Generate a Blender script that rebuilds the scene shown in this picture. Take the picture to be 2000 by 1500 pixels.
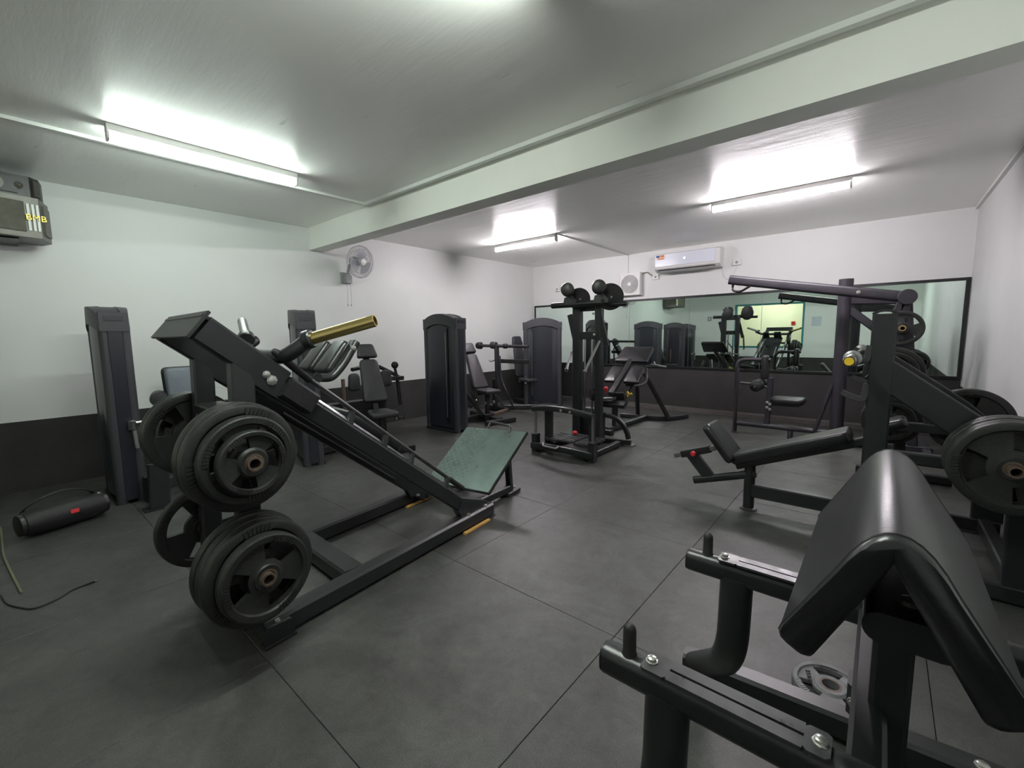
import bpy, bmesh, math, random
import numpy as np
from mathutils import Vector, Matrix
random.seed(4)
for o in list(bpy.data.objects): bpy.data.objects.remove(o)
SC = bpy.context.scene; COL = SC.collection
# ------------------------------------------------------------------ camera
CH = 1.28; F = 851.8765; YAW, PIT, ROL = -.7042, .1121, -.0142     # focal length in px of a 2000 px wide frame
def _basis():
    cy, sy, cp, sp = math.cos(YAW), math.sin(YAW), math.cos(PIT), math.sin(PIT)
    f = np.array([sy*cp, cy*cp, -sp]); r = np.array([cy, -sy, 0.]); u = np.cross(r, f)
    cr, sr = math.cos(ROL), math.sin(ROL)
    return cr*r+sr*u, -sr*r+cr*u, f
CR, CU, CF = _basis(); CP = np.array([0, 0, CH])
cam = bpy.data.cameras.new('camera'); cam.sensor_fit = 'HORIZONTAL'; cam.sensor_width = 36
cam.lens = 36*F/2000; cam.clip_start = .03; cam.clip_end = 100
cob = bpy.data.objects.new('camera', cam); COL.objects.link(cob)
cob.matrix_world = Matrix(((CR[0], CU[0], -CF[0], 0), (CR[1], CU[1], -CF[1], 0), (CR[2], CU[2], -CF[2], CH), (0, 0, 0, 1)))
SC.camera = cob
# ------------------------------------------------------------------ world, exposure
w = bpy.data.worlds.new('world'); SC.world = w; w.use_nodes = True
w.node_tree.nodes['Background'].inputs[0].default_value = (.8, .85, .9, 1)
w.node_tree.nodes['Background'].inputs[1].default_value = 0.0
vs = SC.view_settings; vs.view_transform = 'Standard'; vs.look = 'None'; vs.gamma = 1; vs.use_curve_mapping = False
vs.exposure = 0.0
L_WALL, L_DOOR, L_FAR = 66.0, 148.0, 160.0      # emission strengths, tuned lamp by lamp to balance the room
# room, metres
XL, XR, YF, YB, ZC = -5.58, .731, -1.4, 7.297, 2.645
ZD, MT, MZ, BY, BZ = .604, 1.864, .689, 2.666, 2.375
# a photo pixel gives a direction; the plane it lands on gives the distance
def ray(x, y): return CF+(x-1000)/F*CR-(y-750)/F*CU
def G(x, y, z=0.): d = ray(x, y); return CP+d*((z-CH)/d[2])
def PX(x, y, X): d = ray(x, y); return CP+d*(X/d[0])
def PY(x, y, Y): d = ray(x, y); return CP+d*(Y/d[1])
def V(*a): return np.array(a, float)
def nrm(v): v = np.asarray(v, float); return v/(np.linalg.norm(v)+1e-12)
# ------------------------------------------------------------------ materials
def lin(c):
    return tuple(((x/255+.055)/1.055)**2.4 if x/255 > .04045 else x/255/12.92 for x in c)
MATS = {}
def mat(name, col, rough=.5, metal=0., spec=.5, var=0., vs_=8., bump=0., bs=60., emit=0., rv=0., stretch=None, alpha=1., coat=0.):
    m = bpy.data.materials.new(name); m.use_nodes = True; nt = m.node_tree; N = nt.nodes; L = nt.links
    b = N['Principled BSDF']; c = lin(col)+(1,)
    b.inputs['Base Color'].default_value = c; b.inputs['Roughness'].default_value = rough
    b.inputs['Metallic'].default_value = metal; b.inputs['Specular IOR Level'].default_value = spec
    b.inputs['Alpha'].default_value = alpha; b.inputs['Coat Weight'].default_value = coat
    tc = N.new('ShaderNodeTexCoord'); src = tc.outputs['Object']
    if stretch:
        mp = N.new('ShaderNodeMapping'); mp.inputs['Scale'].default_value = stretch; L.new(src, mp.inputs['Vector']); src = mp.outputs['Vector']
    if var or rv:
        n = N.new('ShaderNodeTexNoise'); n.inputs['Scale'].default_value = vs_; n.inputs['Detail'].default_value = 6; n.inputs['Roughness'].default_value = .65
        L.new(src, n.inputs['Vector'])
        if var:
            r = N.new('ShaderNodeMapRange'); r.inputs['From Min'].default_value = .3; r.inputs['From Max'].default_value = .7
            r.inputs['To Min'].default_value = 1-var; r.inputs['To Max'].default_value = 1+var; L.new(n.outputs['Fac'], r.inputs['Value'])
            mx = N.new('ShaderNodeMix'); mx.data_type = 'RGBA'; mx.blend_type = 'MULTIPLY'; mx.inputs['Factor'].default_value = 1
            mx.inputs['A'].default_value = c; L.new(r.outputs['Result'], mx.inputs['B']); L.new(mx.outputs['Result'], b.inputs['Base Color'])
        if rv:
            r = N.new('ShaderNodeMapRange'); r.inputs['From Min'].default_value = .3; r.inputs['From Max'].default_value = .7
            r.inputs['To Min'].default_value = rough-rv; r.inputs['To Max'].default_value = rough+rv; L.new(n.outputs['Fac'], r.inputs['Value'])
            L.new(r.outputs['Result'], b.inputs['Roughness'])
    if bump:
        n2 = N.new('ShaderNodeTexNoise'); n2.inputs['Scale'].default_value = bs; n2.inputs['Detail'].default_value = 4; L.new(src, n2.inputs['Vector'])
        bp = N.new('ShaderNodeBump'); bp.inputs['Strength'].default_value = bump; bp.inputs['Distance'].default_value = .01
        L.new(n2.outputs['Fac'], bp.inputs['Height']); L.new(bp.outputs['Normal'], b.inputs['Normal'])
    if emit:
        b.inputs['Emission Color'].default_value = c; b.inputs['Emission Strength'].default_value = emit
    MATS[name] = m; return m
mat('steel', (33, 34, 36), .34, spec=.5, var=.12, vs_=14, bump=.05, bs=500)
mat('steel_purple', (44, 41, 48), .42, spec=.5, var=.12, vs_=14, bump=.05, bs=500)
mat('steel_worn', (52, 52, 54), .36, spec=.6, var=.25, vs_=30, rv=.1)
mat('rubber', (28, 28, 29), .55, spec=.4, var=.25, vs_=20, bump=.12, bs=180)
mat('plate_rubber', (30, 31, 30), .5, spec=.45, var=.35, vs_=16, bump=.15, bs=120)
mat('plate_grey', (98, 97, 100), .5, spec=.5, var=.3, vs_=30, bump=.12, bs=160)
mat('leather', (22, 22, 25), .34, spec=.6, var=.1, vs_=10, bump=.06, bs=120)
mat('leather_matte', (44, 43, 47), .42, spec=.5, var=.1, vs_=12, bump=.2, bs=260)
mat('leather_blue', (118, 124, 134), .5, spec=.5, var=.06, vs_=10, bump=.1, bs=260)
mat('shroud', (52, 52, 57), .45, spec=.5, var=.06, vs_=5, bump=.1, bs=420)
mat('shroud_dark', (33, 34, 42), .32, spec=.5, var=.08, vs_=4, bump=.05, bs=300)
mat('chrome', (205, 205, 208), .16, metal=1)
mat('steel_dull', (150, 150, 150), .35, metal=.9, var=.1, vs_=40)
mat('brass', (216, 194, 128), .24, metal=1, var=.08, vs_=20)
mat('rust', (96, 82, 72), .55, metal=.4, var=.3, vs_=60)
mat('bolt', (190, 190, 185), .3, metal=.9)
mat('red', (205, 38, 44), .4)
mat('yellow', (222, 186, 40), .45)
mat('wood', (196, 150, 82), .6, var=.2, vs_=20, stretch=(8, 1, 8))
mat('tread', (112, 128, 124), .34, metal=.35, spec=.5, var=.15, vs_=10, rv=.08)
mat('white_plastic', (226, 224, 222), .4, spec=.5)
mat('ac_panel', (224, 228, 238), .25, spec=.5)
mat('grey_plastic', (150, 150, 152), .5)
mat('dark_plastic', (34, 33, 34), .4, spec=.5)
mat('speaker_cloth', (96, 94, 84), .85, var=.25, vs_=12, bump=.2, bs=500)
mat('speaker_metal', (92, 90, 84), .4, metal=.4, var=.15, vs_=10)
mat('gold_letter', (216, 190, 70), .35, metal=.3)
mat('white_paint', (246, 247, 240), .55, spec=.4, var=.03, vs_=1.2, bump=.06, bs=9)
mat('wall_white', (222, 223, 221), .5, spec=.4, var=.03, vs_=1.1, bump=.12, bs=5, rv=.1)
mat('wall_white_scuffed', (216, 216, 216), .5, spec=.4, var=.05, vs_=1.6, bump=.05, bs=5, stretch=(1, .8, .5))
mat('trim_white', (222, 224, 220), .5)
mat('black_panel', (50, 49, 48), .6, spec=.35, var=.25, vs_=3, bump=.1, bs=160)
mat('concrete', (86, 82, 80), .7, var=.15, vs_=8)
mat('concrete_dark', (50, 50, 48), .8)
mat('frame_black', (20, 20, 22), .35)
mat('mirror_glass', (226, 240, 233), .0, metal=1)
mat('teal', (40, 128, 132), .5)
mat('cream', (240, 240, 224), .7, var=.05, vs_=2)
mat('orange_print', (232, 132, 60), .5); mat('blue_print', (60, 90, 160), .5)
mat('cord', (24, 24, 24), .5); mat('pale_cord', (104, 104, 84), .5)
mat('paper', (190, 196, 206), .7)
mat('lamp_wall', (240, 255, 246), .4, emit=L_WALL); mat('lamp_door', (246, 255, 246), .4, emit=L_DOOR); mat('lamp_far', (255, 247, 253), .4, emit=L_FAR)
mat('lamp_warm', (255, 250, 228), .4, emit=95); mat('led', (240, 250, 255), .4, emit=6)
def fan_plastic():
    m = mat('fan_clear', (170, 172, 182), .3, alpha=.55); return m
fan_plastic()
def glass():
    m = bpy.data.materials.new('glass'); m.use_nodes = True; b = m.node_tree.nodes['Principled BSDF']
    b.inputs['Base Color'].default_value = (.95, 1, .98, 1); b.inputs['Roughness'].default_value = .02
    b.inputs['Transmission Weight'].default_value = 1; b.inputs['IOR'].default_value = 1.02; MATS['glass'] = m
glass()
def ceiling_mat():
    m = mat('ceiling_paint', (246, 246, 242), .34, spec=.9); nt = m.node_tree; N = nt.nodes; L = nt.links; b = N['Principled BSDF']
    tc = N.new('ShaderNodeTexCoord'); mp = N.new('ShaderNodeMapping'); mp.inputs['Scale'].default_value = (.7, 4.5, 1); mp.inputs['Rotation'].default_value = (0, 0, .35)
    L.new(tc.outputs['Object'], mp.inputs['Vector'])
    n = N.new('ShaderNodeTexNoise'); n.inputs['Scale'].default_value = 2.2; n.inputs['Detail'].default_value = 9; n.inputs['Roughness'].default_value = .6; n.inputs['Distortion'].default_value = .0
    L.new(mp.outputs['Vector'], n.inputs['Vector'])
    r = N.new('ShaderNodeMapRange'); r.inputs['From Min'].default_value = .3; r.inputs['From Max'].default_value = .72; r.inputs['To Min'].default_value = .27; r.inputs['To Max'].default_value = .36
    L.new(n.outputs['Fac'], r.inputs['Value']); L.new(r.outputs['Result'], b.inputs['Roughness'])
    bp = N.new('ShaderNodeBump'); bp.inputs['Strength'].default_value = .28; bp.inputs['Distance'].default_value = .01
    L.new(n.outputs['Fac'], bp.inputs['Height']); L.new(bp.outputs['Normal'], b.inputs['Normal'])
ceiling_mat()
def tile_mat():
    m = mat('mat_rubber', (84, 84, 83), .45, spec=.5); nt = m.node_tree; N = nt.nodes; L = nt.links; b = N['Principled BSDF']
    g = N.new('ShaderNodeNewGeometry'); oi = N.new('ShaderNodeObjectInfo')
    def noise(s, d, rr, dist=0):
        n = N.new('ShaderNodeTexNoise'); n.inputs['Scale'].default_value = s; n.inputs['Detail'].default_value = d; n.inputs['Roughness'].default_value = rr; n.inputs['Distortion'].default_value = dist
        L.new(g.outputs['Position'], n.inputs['Vector']); return n.outputs['Fac']
    def mr(x, a, b_, c, d):
        r = N.new('ShaderNodeMapRange'); r.inputs['From Min'].default_value = a; r.inputs['From Max'].default_value = b_; r.inputs['To Min'].default_value = c; r.inputs['To Max'].default_value = d
        L.new(x, r.inputs['Value']); return r.outputs['Result']
    def mul(x, y):
        k = N.new('ShaderNodeMath'); k.operation = 'MULTIPLY'; L.new(x, k.inputs[0]); L.new(y, k.inputs[1]); return k.outputs[0]
    big = mr(noise(1.7, 8, .68, 1.2), .32, .68, .66, 1.34); mid = mr(noise(11, 7, .75, 1.0), .3, .7, .74, 1.26)
    fine = mr(noise(240, 2, .6), .3, .7, .6, 1.4); rnd = mr(oi.outputs['Random'], 0, 1, .92, 1.08)
    sp = mr(noise(160, 1, .5), .74, .8, 1, 1.9)
    t = mul(mul(mul(big, mid), mul(fine, rnd)), sp)
    mx = N.new('ShaderNodeMix'); mx.data_type = 'RGBA'; mx.blend_type = 'MULTIPLY'; mx.inputs['Factor'].default_value = 1
    mx.inputs['A'].default_value = lin((66, 66, 64))+(1,); L.new(t, mx.inputs['B']); L.new(mx.outputs['Result'], b.inputs['Base Color'])
    L.new(mr(noise(5, 6, .7), .3, .7, .36, .5), b.inputs['Roughness'])
    bp = N.new('ShaderNodeBump'); bp.inputs['Strength'].default_value = .2; bp.inputs['Distance'].default_value = .004
    L.new(noise(300, 3, .7), bp.inputs['Height']); L.new(bp.outputs['Normal'], b.inputs['Normal'])
tile_mat()
# ------------------------------------------------------------------ mesh helpers
class MB:
    def __init__(s): s.v = []; s.f = []
    def add(s, vs, fs):
        k = len(s.v); s.v += [tuple(map(float, q)) for q in vs]; s.f += [tuple(i+k for i in f) for f in fs]; return s
    # sections are 2-D outlines (side, up)
    def sweep(s, pts, sec, up=(0, 0, 1), scale=None):
        P = [V(*p) for p in pts]; n = len(P); k = len(sec); vs = []; fs = []
        for i in range(n):
            t = nrm(P[min(i+1, n-1)]-P[i])+nrm(P[i]-P[max(i-1, 0)]) if 0 < i < n-1 else (P[1]-P[0] if i == 0 else P[-1]-P[-2])
            t = nrm(t); sd = np.cross(t, up)
            if np.linalg.norm(sd) < 1e-3: sd = np.cross(t, (0, 1, 0.02))
            sd = nrm(sd); u = np.cross(sd, t); q = 1 if scale is None else scale[i]
            vs += [P[i]+sd*a*q+u*b*q for a, b in sec]
        for i in range(n-1):
            for j in range(k): fs.append((i*k+j, i*k+(j+1) % k, (i+1)*k+(j+1) % k, (i+1)*k+j))
        fs += [tuple(range(k))[::-1], tuple((n-1)*k+j for j in range(k))]
        return s.add(vs, fs)
    def bar(s, p0, p1, w_, h_, up=(0, 0, 1), r=None): return s.sweep([p0, p1], rr(w_, h_, r), up)
    def tube(s, pts, r, n=12, up=(0, 0, 1), scale=None): return s.sweep(pts, circ(r, n), up, scale)
    def box(s, lo, hi, r=.004):
        lo, hi = V(*lo), V(*hi); c = (lo+hi)/2; d = hi-lo
        return s.sweep([(c[0], c[1], lo[2]), (c[0], c[1], hi[2])], rr(d[0], d[1], r), up=(0, 1, 0))
    def lathe(s, prof, O, ax, n=24, loop=False):
        ax = nrm(ax); a = nrm(np.cross(ax, (0, 0, 1) if abs(ax[2]) < .9 else (1, 0, 0))); b = np.cross(ax, a); O = V(*O); vs = []; fs = []
        for r, t in prof:
            for j in range(n):
                q = 2*math.pi*j/n; vs.append(O+ax*t+(a*math.cos(q)+b*math.sin(q))*max(r, 1e-5))
        for i in range(len(prof)-1):
            for j in range(n): fs.append((i*n+j, i*n+(j+1) % n, (i+1)*n+(j+1) % n, (i+1)*n+j))
        if loop: k = (len(prof)-1)*n; fs += [(k+j, k+(j+1) % n, (j+1) % n, j) for j in range(n)]
        else: fs += [tuple(range(n))[::-1], tuple((len(prof)-1)*n+j for j in range(n))]
        return s.add(vs, fs)
    def cyl(s, p0, p1, r, n=16, b=.15):
        d = V(*p1)-V(*p0); L_ = np.linalg.norm(d); e = min(r*b, L_*.3)
        return s.lathe([(r-e, 0), (r, e), (r, L_-e), (r-e, L_)], p0, d, n)
    def pipe(s, p0, p1, r, ri, n=20):   # open hollow tube
        d = V(*p1)-V(*p0); L_ = np.linalg.norm(d)
        return s.lathe([(ri, L_*.1), (ri, L_), (r, L_), (r, 0), (ri, 0)], p0, d, n)
    def prism(s, poly, off):
        P = [V(*p) for p in poly]; n = len(P); off = V(*off)
        return s.add(P+[p+off for p in P], [tuple(range(n))[::-1], tuple(range(n, 2*n))]+[(j, (j+1) % n, n+(j+1) % n, n+j) for j in range(n)])
    def pad(s, O, ux, uy, outline, th, rnd=.02, crown=.0):
        O = V(*O); ux = nrm(ux); uy = nrm(uy); uz = np.cross(ux, uy); n = len(outline); o2 = np.array(outline, float)
        nxt = np.roll(o2, -1, 0); prv = np.roll(o2, 1, 0); t = nxt-prv; nn = np.stack([t[:, 1], -t[:, 0]], 1); nn /= (np.linalg.norm(nn, axis=1, keepdims=True)+1e-9)
        area = .5*sum(o2[i][0]*nxt[i][1]-nxt[i][0]*o2[i][1] for i in range(n)); nn *= -1 if area > 0 else 1   # inward normals
        rings = []
        for q in (0, 30, 60, 90): a = math.radians(q); rings.append((rnd*(1-math.sin(a)), rnd*(1-math.cos(a))))
        for q in (90, 60, 30, 0): a = math.radians(q); rings.append((rnd*(1-math.sin(a)), th-rnd*(1-math.cos(a))))
        vs = []; fs = []
        for ins, z in rings: vs += [O+ux*p[0]+uy*p[1]+uz*z for p in o2+nn*ins]
        m_ = len(rings)
        for i in range(m_-1):
            for j in range(n): fs.append((i*n+j, i*n+(j+1) % n, (i+1)*n+(j+1) % n, (i+1)*n+j))
        c = o2.mean(0); vs += [O+ux*c[0]+uy*c[1], O+ux*c[0]+uy*c[1]+uz*(th+crown)]
        for j in range(n): fs.append(((j+1) % n, j, m_*n)); fs.append(((m_-1)*n+j, (m_-1)*n+(j+1) % n, m_*n+1))
        return s.add(vs, fs)
def circ(r, n=12): return [(r*math.cos(2*math.pi*i/n), r*math.sin(2*math.pi*i/n)) for i in range(n)]
def rr(w_, h_, r=None, n=None):
    r = min(w_, h_)*.14 if r is None else min(r, min(w_, h_)*.499); o = []
    if n is None: n = 4 if r > .3*min(w_, h_) else 1
    for cx, cy, a0 in ((w_/2-r, h_/2-r, 0), (-w_/2+r, h_/2-r, 90), (-w_/2+r, -h_/2+r, 180), (w_/2-r, -h_/2+r, 270)):
        for i in range(n+1): a = math.radians(a0+90*i/n); o.append((cx+r*math.cos(a), cy+r*math.sin(a)))
    return o
def oval(w_, h_): return rr(w_, h_, min(w_, h_)*.49, 5)
def rrx(w0, w1, h_, r=.03, n=4):     # rounded outline, width w0 at the bottom (y=0) and w1 at the top
    P = [V(-w0/2, 0), V(w0/2, 0), V(w1/2, h_), V(-w1/2, h_)]; o = []
    for i in range(4):
        p = P[i]; a = nrm(P[i-1]-p); b = nrm(P[(i+1) % 4]-p); q0 = p+a*r; q1 = p+b*r
        for k in range(n+1): t = k/n; o.append(tuple((1-t)**2*q0+2*t*(1-t)*p+t*t*q1))
    return o
def smooth(pts, r=.06, n=5):          # round the corners of a polyline
    P = [V(*p) for p in pts]; o = [P[0]]
    for i in range(1, len(P)-1):
        a, b = P[i-1]-P[i], P[i+1]-P[i]; k = min(r, np.linalg.norm(a)*.45, np.linalg.norm(b)*.45); q0 = P[i]+nrm(a)*k; q1 = P[i]+nrm(b)*k
        for j in range(n+1): t = j/n; o.append((1-t)**2*q0+2*t*(1-t)*P[i]+t*t*q1)
    return o+[P[-1]]
def mesh_of(name, m, material, ang=38):
    me = bpy.data.meshes.new(name); me.from_pydata(m.v, [], m.f); bm = bmesh.new(); bm.from_mesh(me)
    bmesh.ops.recalc_face_normals(bm, faces=bm.faces); bm.to_mesh(me); bm.free()
    me.polygons.foreach_set('use_smooth', [True]*len(me.polygons)); me.set_sharp_from_angle(angle=math.radians(ang))
    me.materials.append(MATS[material]); return me
def obj(name, m, material, parent=None, label=None, ang=38):
    if parent is not None: o0 = V(*parent_world(parent))
    else: a = np.array(m.v); o0 = V((a[:, 0].min()+a[:, 0].max())/2, (a[:, 1].min()+a[:, 1].max())/2, a[:, 2].min())
    m.v = [tuple(V(*q)-o0) for q in m.v]; ob = bpy.data.objects.new(name, mesh_of(name, m, material, ang)); COL.objects.link(ob)
    ob['w0'] = list(map(float, o0))
    if parent is not None: ob.parent = parent
    else: ob.location = o0
    if label: ob['label'] = label
    return ob
def parent_world(p): return p['w0']
def thing(name, label, cat, loc, group=None):
    o = bpy.data.objects.new(name, None); COL.objects.link(o); o.location = loc; o['w0'] = [float(x) for x in loc]
    o.empty_display_size = .1; return tag(o, label, cat, group)
def tag(o, label, cat, group=None):
    o['label'] = label; o['category'] = cat
    if group: o['group'] = group
    return o
def struct(o): o['kind'] = 'structure'; return o
def bolt(parent, p, ax, r=.011, name='bolt', material='bolt'):
    return obj(name, MB().lathe([(r*1.35, -.002), (r*1.35, .002), (r, .0025), (r, .008), (r*.7, .0095)], p, ax, 8), material, parent)
def text_mesh(txt, size, O, ux, uy, depth, material, name, parent):
    cu = bpy.data.curves.new('t', 'FONT'); cu.body = txt; cu.size = size; cu.extrude = depth; cu.align_x = 'CENTER'; cu.align_y = 'CENTER'
    t = bpy.data.objects.new('t', cu); COL.objects.link(t); dg = bpy.context.evaluated_depsgraph_get()
    me = bpy.data.meshes.new_from_object(t.evaluated_get(dg)); bpy.data.objects.remove(t)
    ux = nrm(ux); uy = nrm(uy); uz = np.cross(ux, uy); O = V(*O); m = MB()
    m.add([O+ux*v.co.x+uy*v.co.y+uz*v.co.z for v in me.vertices], [tuple(p.vertices) for p in me.polygons])
    bpy.data.meshes.remove(me); return obj(name, m, material, parent)
# ------------------------------------------------------------------ the room
fl = struct(obj('floor', MB().box((XL-.1, YF-.1, -.14), (XR+.1, YB+.1, -.012), .001), 'concrete_dark'))
TM = {}
def cuts(lo, hi, ph):
    e = [lo]; k = math.ceil((lo-ph)/1.0+.02)
    while ph+k < hi-.05: e.append(ph+k); k += 1
    return e+[hi]
xs = cuts(XL, XR, -.795); ys = cuts(YF, YB, .585)
for i in range(len(xs)-1):
    for j in range(len(ys)-1):
        sx, sy = xs[i+1]-xs[i]-.0022, ys[j+1]-ys[j]-.0022; key = (round(sx, 3), round(sy, 3))
        if key not in TM:
            e = .0015; TM[key] = mesh_of('mat_tile', MB().add(
                [(-sx/2, -sy/2, -.0125), (sx/2, -sy/2, -.0125), (sx/2, sy/2, -.0125), (-sx/2, sy/2, -.0125),
                 (-sx/2, -sy/2, -e), (sx/2, -sy/2, -e), (sx/2, sy/2, -e), (-sx/2, sy/2, -e),
                 (-sx/2+e, -sy/2+e, 0), (sx/2-e, -sy/2+e, 0), (sx/2-e, sy/2-e, 0), (-sx/2+e, sy/2-e, 0)],
                [(3, 2, 1, 0), (0, 1, 5, 4), (1, 2, 6, 5), (2, 3, 7, 6), (3, 0, 4, 7), (4, 5, 9, 8), (5, 6, 10, 9), (6, 7, 11, 10), (7, 4, 8, 11), (8, 9, 10, 11)]), 'mat_rubber', 20)
        t = bpy.data.objects.new('mat_tile', TM[key]); COL.objects.link(t); t.parent = fl
        t.location = V((xs[i]+xs[i+1])/2, (ys[j]+ys[j+1])/2, 0)-V(*fl['w0'])
wl = struct(obj('wall_left', MB().box((XL-.15, YF-.15, -.1), (XL, YB+.15, ZC+.05), .001), 'wall_white'))
wb = struct(obj('wall_back', MB().box((XL, YB, -.1), (XR, YB+.15, ZC+.05), .001), 'wall_white'))
wr = struct(obj('wall_right', MB().box((XR, YF-.15, -.1), (XR+.15, YB+.15, ZC+.05), .001), 'wall_white_scuffed'))
WX0, WX1, WZ0, WZ1 = -3.8, -1.87, .76, 2.16
wf = MB()
for lo, hi in (((XL, -.1), (WX0, ZC+.05)), ((WX1, -.1), (XR, ZC+.05)), ((WX0, -.1), (WX1, WZ0)), ((WX0, WZ1), (WX1, ZC+.05))):
    wf.box((lo[0], YF-.15, lo[1]), (hi[0], YF, hi[1]), .0005)
wf = struct(obj('wall_front', wf, 'wall_white'))
ce = struct(obj('ceiling', MB().box((XL-.1, YF-.1, ZC), (XR+.1, YB+.1, ZC+.12), .001), 'ceiling_paint'))
# black wainscot panels on the walls
obj('wainscot_panel', MB().box((XL, YF, 0), (XL+.008, YB, ZD), .002), 'black_panel', wl)
obj('wainscot_panel', MB().box((XL+.008, YB-.008, .05), (XR-.008, YB, .685), .002), 'black_panel', wb)
obj('wainscot_panel', MB().box((XR-.008, YF, 0), (XR, YB, ZD), .002), 'black_panel', wr)
obj('wainscot_panel', MB().box((XL+.008, YF, 0), (XR-.008, YF+.008, .47), .002), 'black_panel', wf)
struct(obj('baseboard_back', MB().box((XL+.008, YB-.17, -.012), (XR-.008, YB-.008, .055), .004), 'concrete'))
struct(obj('trim_1', MB().box((XL, BY, BZ), (XR, BY+.19, ZC), .006), 'white_paint'))           # the beam
struct(obj('trim_2', MB().box((-4.16, YF, ZC-.022), (-4.13, BY-.09, ZC), .004), 'trim_white'))
struct(obj('trim_3', MB().box((-4.16, BY-.1, ZC-.03), (XR, BY-.06, ZC), .004), 'trim_white'))
struct(obj('trim_4', MB().box((-3.5, 5.1, ZC-.015), (-3.48, YB, ZC), .003), 'trim_white'))
struct(obj('trim_5', MB().box((-3.497, YB-.012, 2.33), (-3.483, YB, ZC), .003), 'trim_white'))
struct(obj('trim_6', MB().box((XR-.03, BY+.19, ZC-.03), (XR, YB, ZC), .004), 'trim_white'))
# window to the next room, seen in the mirror
wi = MB(); t = .05
for lo, hi in (((WX0, WZ0), (WX0+t, WZ1)), ((WX1-t, WZ0), (WX1, WZ1)), ((WX0+t, WZ0), (WX1-t, WZ0+t)), ((WX0+t, WZ1-t), (WX1-t, WZ1))):
    wi.box((lo[0], YF-.1, lo[1]), (hi[0], YF+.02, hi[1]), .003)
w1 = struct(obj('window_1', wi, 'teal'))
obj('pane', MB().box((WX0+t, YF-.05, WZ0+t), (WX1-t, YF-.044, WZ1-t), .0005), 'glass', w1)
nr = MB()
Y2 = YF-2.6
for lo, hi in (((XL, Y2-.1, -.1), (XR, Y2, 2.7)), ((XL-.1, Y2, -.1), (XL, YF-.15, 2.7)), ((XR, Y2, -.1), (XR+.1, YF-.15, 2.7))): nr.box(lo, hi, .001)
struct(obj('wall_far', nr, 'cream'))
struct(obj('floor_far', MB().box((XL, Y2, -.14), (XR, YF-.15, -.02), .001), 'concrete'))
struct(obj('ceiling_far', MB().box((XL, Y2, 2.66), (XR, YF-.15, 2.75), .001), 'white_paint'))
t = thing('batten_lamp_offscreen', 'warm ceiling lamp in the cream room behind the teal window', 'lamp', (-3, YF-1.3, 2.55))
obj('housing', MB().box((-3.6, YF-1.34, 2.62), (-2.4, YF-1.26, 2.66)), 'white_plastic', t)
obj('diffuser_offscreen', MB().box((-3.58, YF-1.335, 2.57), (-2.42, YF-1.265, 2.62), .02), 'lamp_warm', t)
t = thing('call_point', 'small red square box on the cream wall behind the teal window', 'box', (-2.5, Y2, 1.55))
obj('housing', MB().box((-2.56, Y2, 1.5), (-2.44, Y2+.04, 1.62)), 'red', t); obj('button', MB().cyl((-2.5, Y2+.04, 1.56), (-2.5, Y2+.05, 1.56), .03), 'dark_plastic', t)
# mirror of six panes in a black frame
t = thing('wall_mirror', 'long wall mirror of joined panes in a thin black frame', 'mirror', (-2.41, YB-.02, MZ))
mx0, mx1 = -5.545, .722
obj('frame_bar', MB().box((mx0, YB-.028, MT-.035), (mx1, YB-.001, MT)), 'frame_black', t); obj('frame_bar', MB().box((mx0, YB-.028, MZ), (mx1, YB-.009, MZ+.03)), 'frame_black', t)
obj('frame_bar', MB().box((mx0, YB-.028, MZ+.03), (mx0+.03, YB-.001, MT-.035)), 'frame_black', t); obj('frame_bar', MB().box((mx1-.035, YB-.028, MZ+.03), (mx1, YB-.001, MT-.035)), 'frame_black', t)
for i in range(6):
    d = (mx1-mx0-.065)/6; a = mx0+.03+i*d
    obj('pane', MB().box((a+.0015, YB-.014, MZ+.03), (a+d-.0015, YB-.009, MT-.035), .001), 'mirror_glass', t)
# fluorescent battens: the light of the room
def batten(p0, p1, m, label, wd=.07, off=''):
    p0, p1 = V(*p0), V(*p1); t = thing('batten_lamp'+off, label, 'lamp', (p0+p1)/2, 'fluorescent battens on the ceiling'); d = nrm(p1-p0)
    obj('housing', MB().bar(p0+V(0, 0, -.025), p1+V(0, 0, -.025), wd, .05), 'white_plastic', t)
    obj('diffuser'+off, MB().bar(p0+d*.012+V(0, 0, -.073), p1-d*.012+V(0, 0, -.073), wd*.8, .048, r=.02), m, t)
    for a, s in ((p0, 1), (p1, -1)): obj('end_cap', MB().bar(a+V(0, 0, -.074), a+d*.012*s+V(0, 0, -.074), wd*.98, .05), 'white_plastic', t)
batten((-3.84, .58, ZC), (-3.84, 1.76, ZC), 'lamp_wall', 'lit fluorescent batten beside the ceiling conduit near the wall speakers')
batten((-1.06, .22, ZC), (-1.06, 1.4, ZC), 'lamp_door', 'lit fluorescent batten on the ceiling nearest the preacher curl bench', off='_offscreen')
batten((-4.62, 5.1, ZC), (-3.5, 5.1, ZC), 'lamp_far', 'lit fluorescent batten with a conduit running to the exhaust fan')
batten((-1.48, 5.08, ZC), (-.3, 5.08, ZC), 'lamp_far', 'lit fluorescent batten above the lat pulldown machine')
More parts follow.
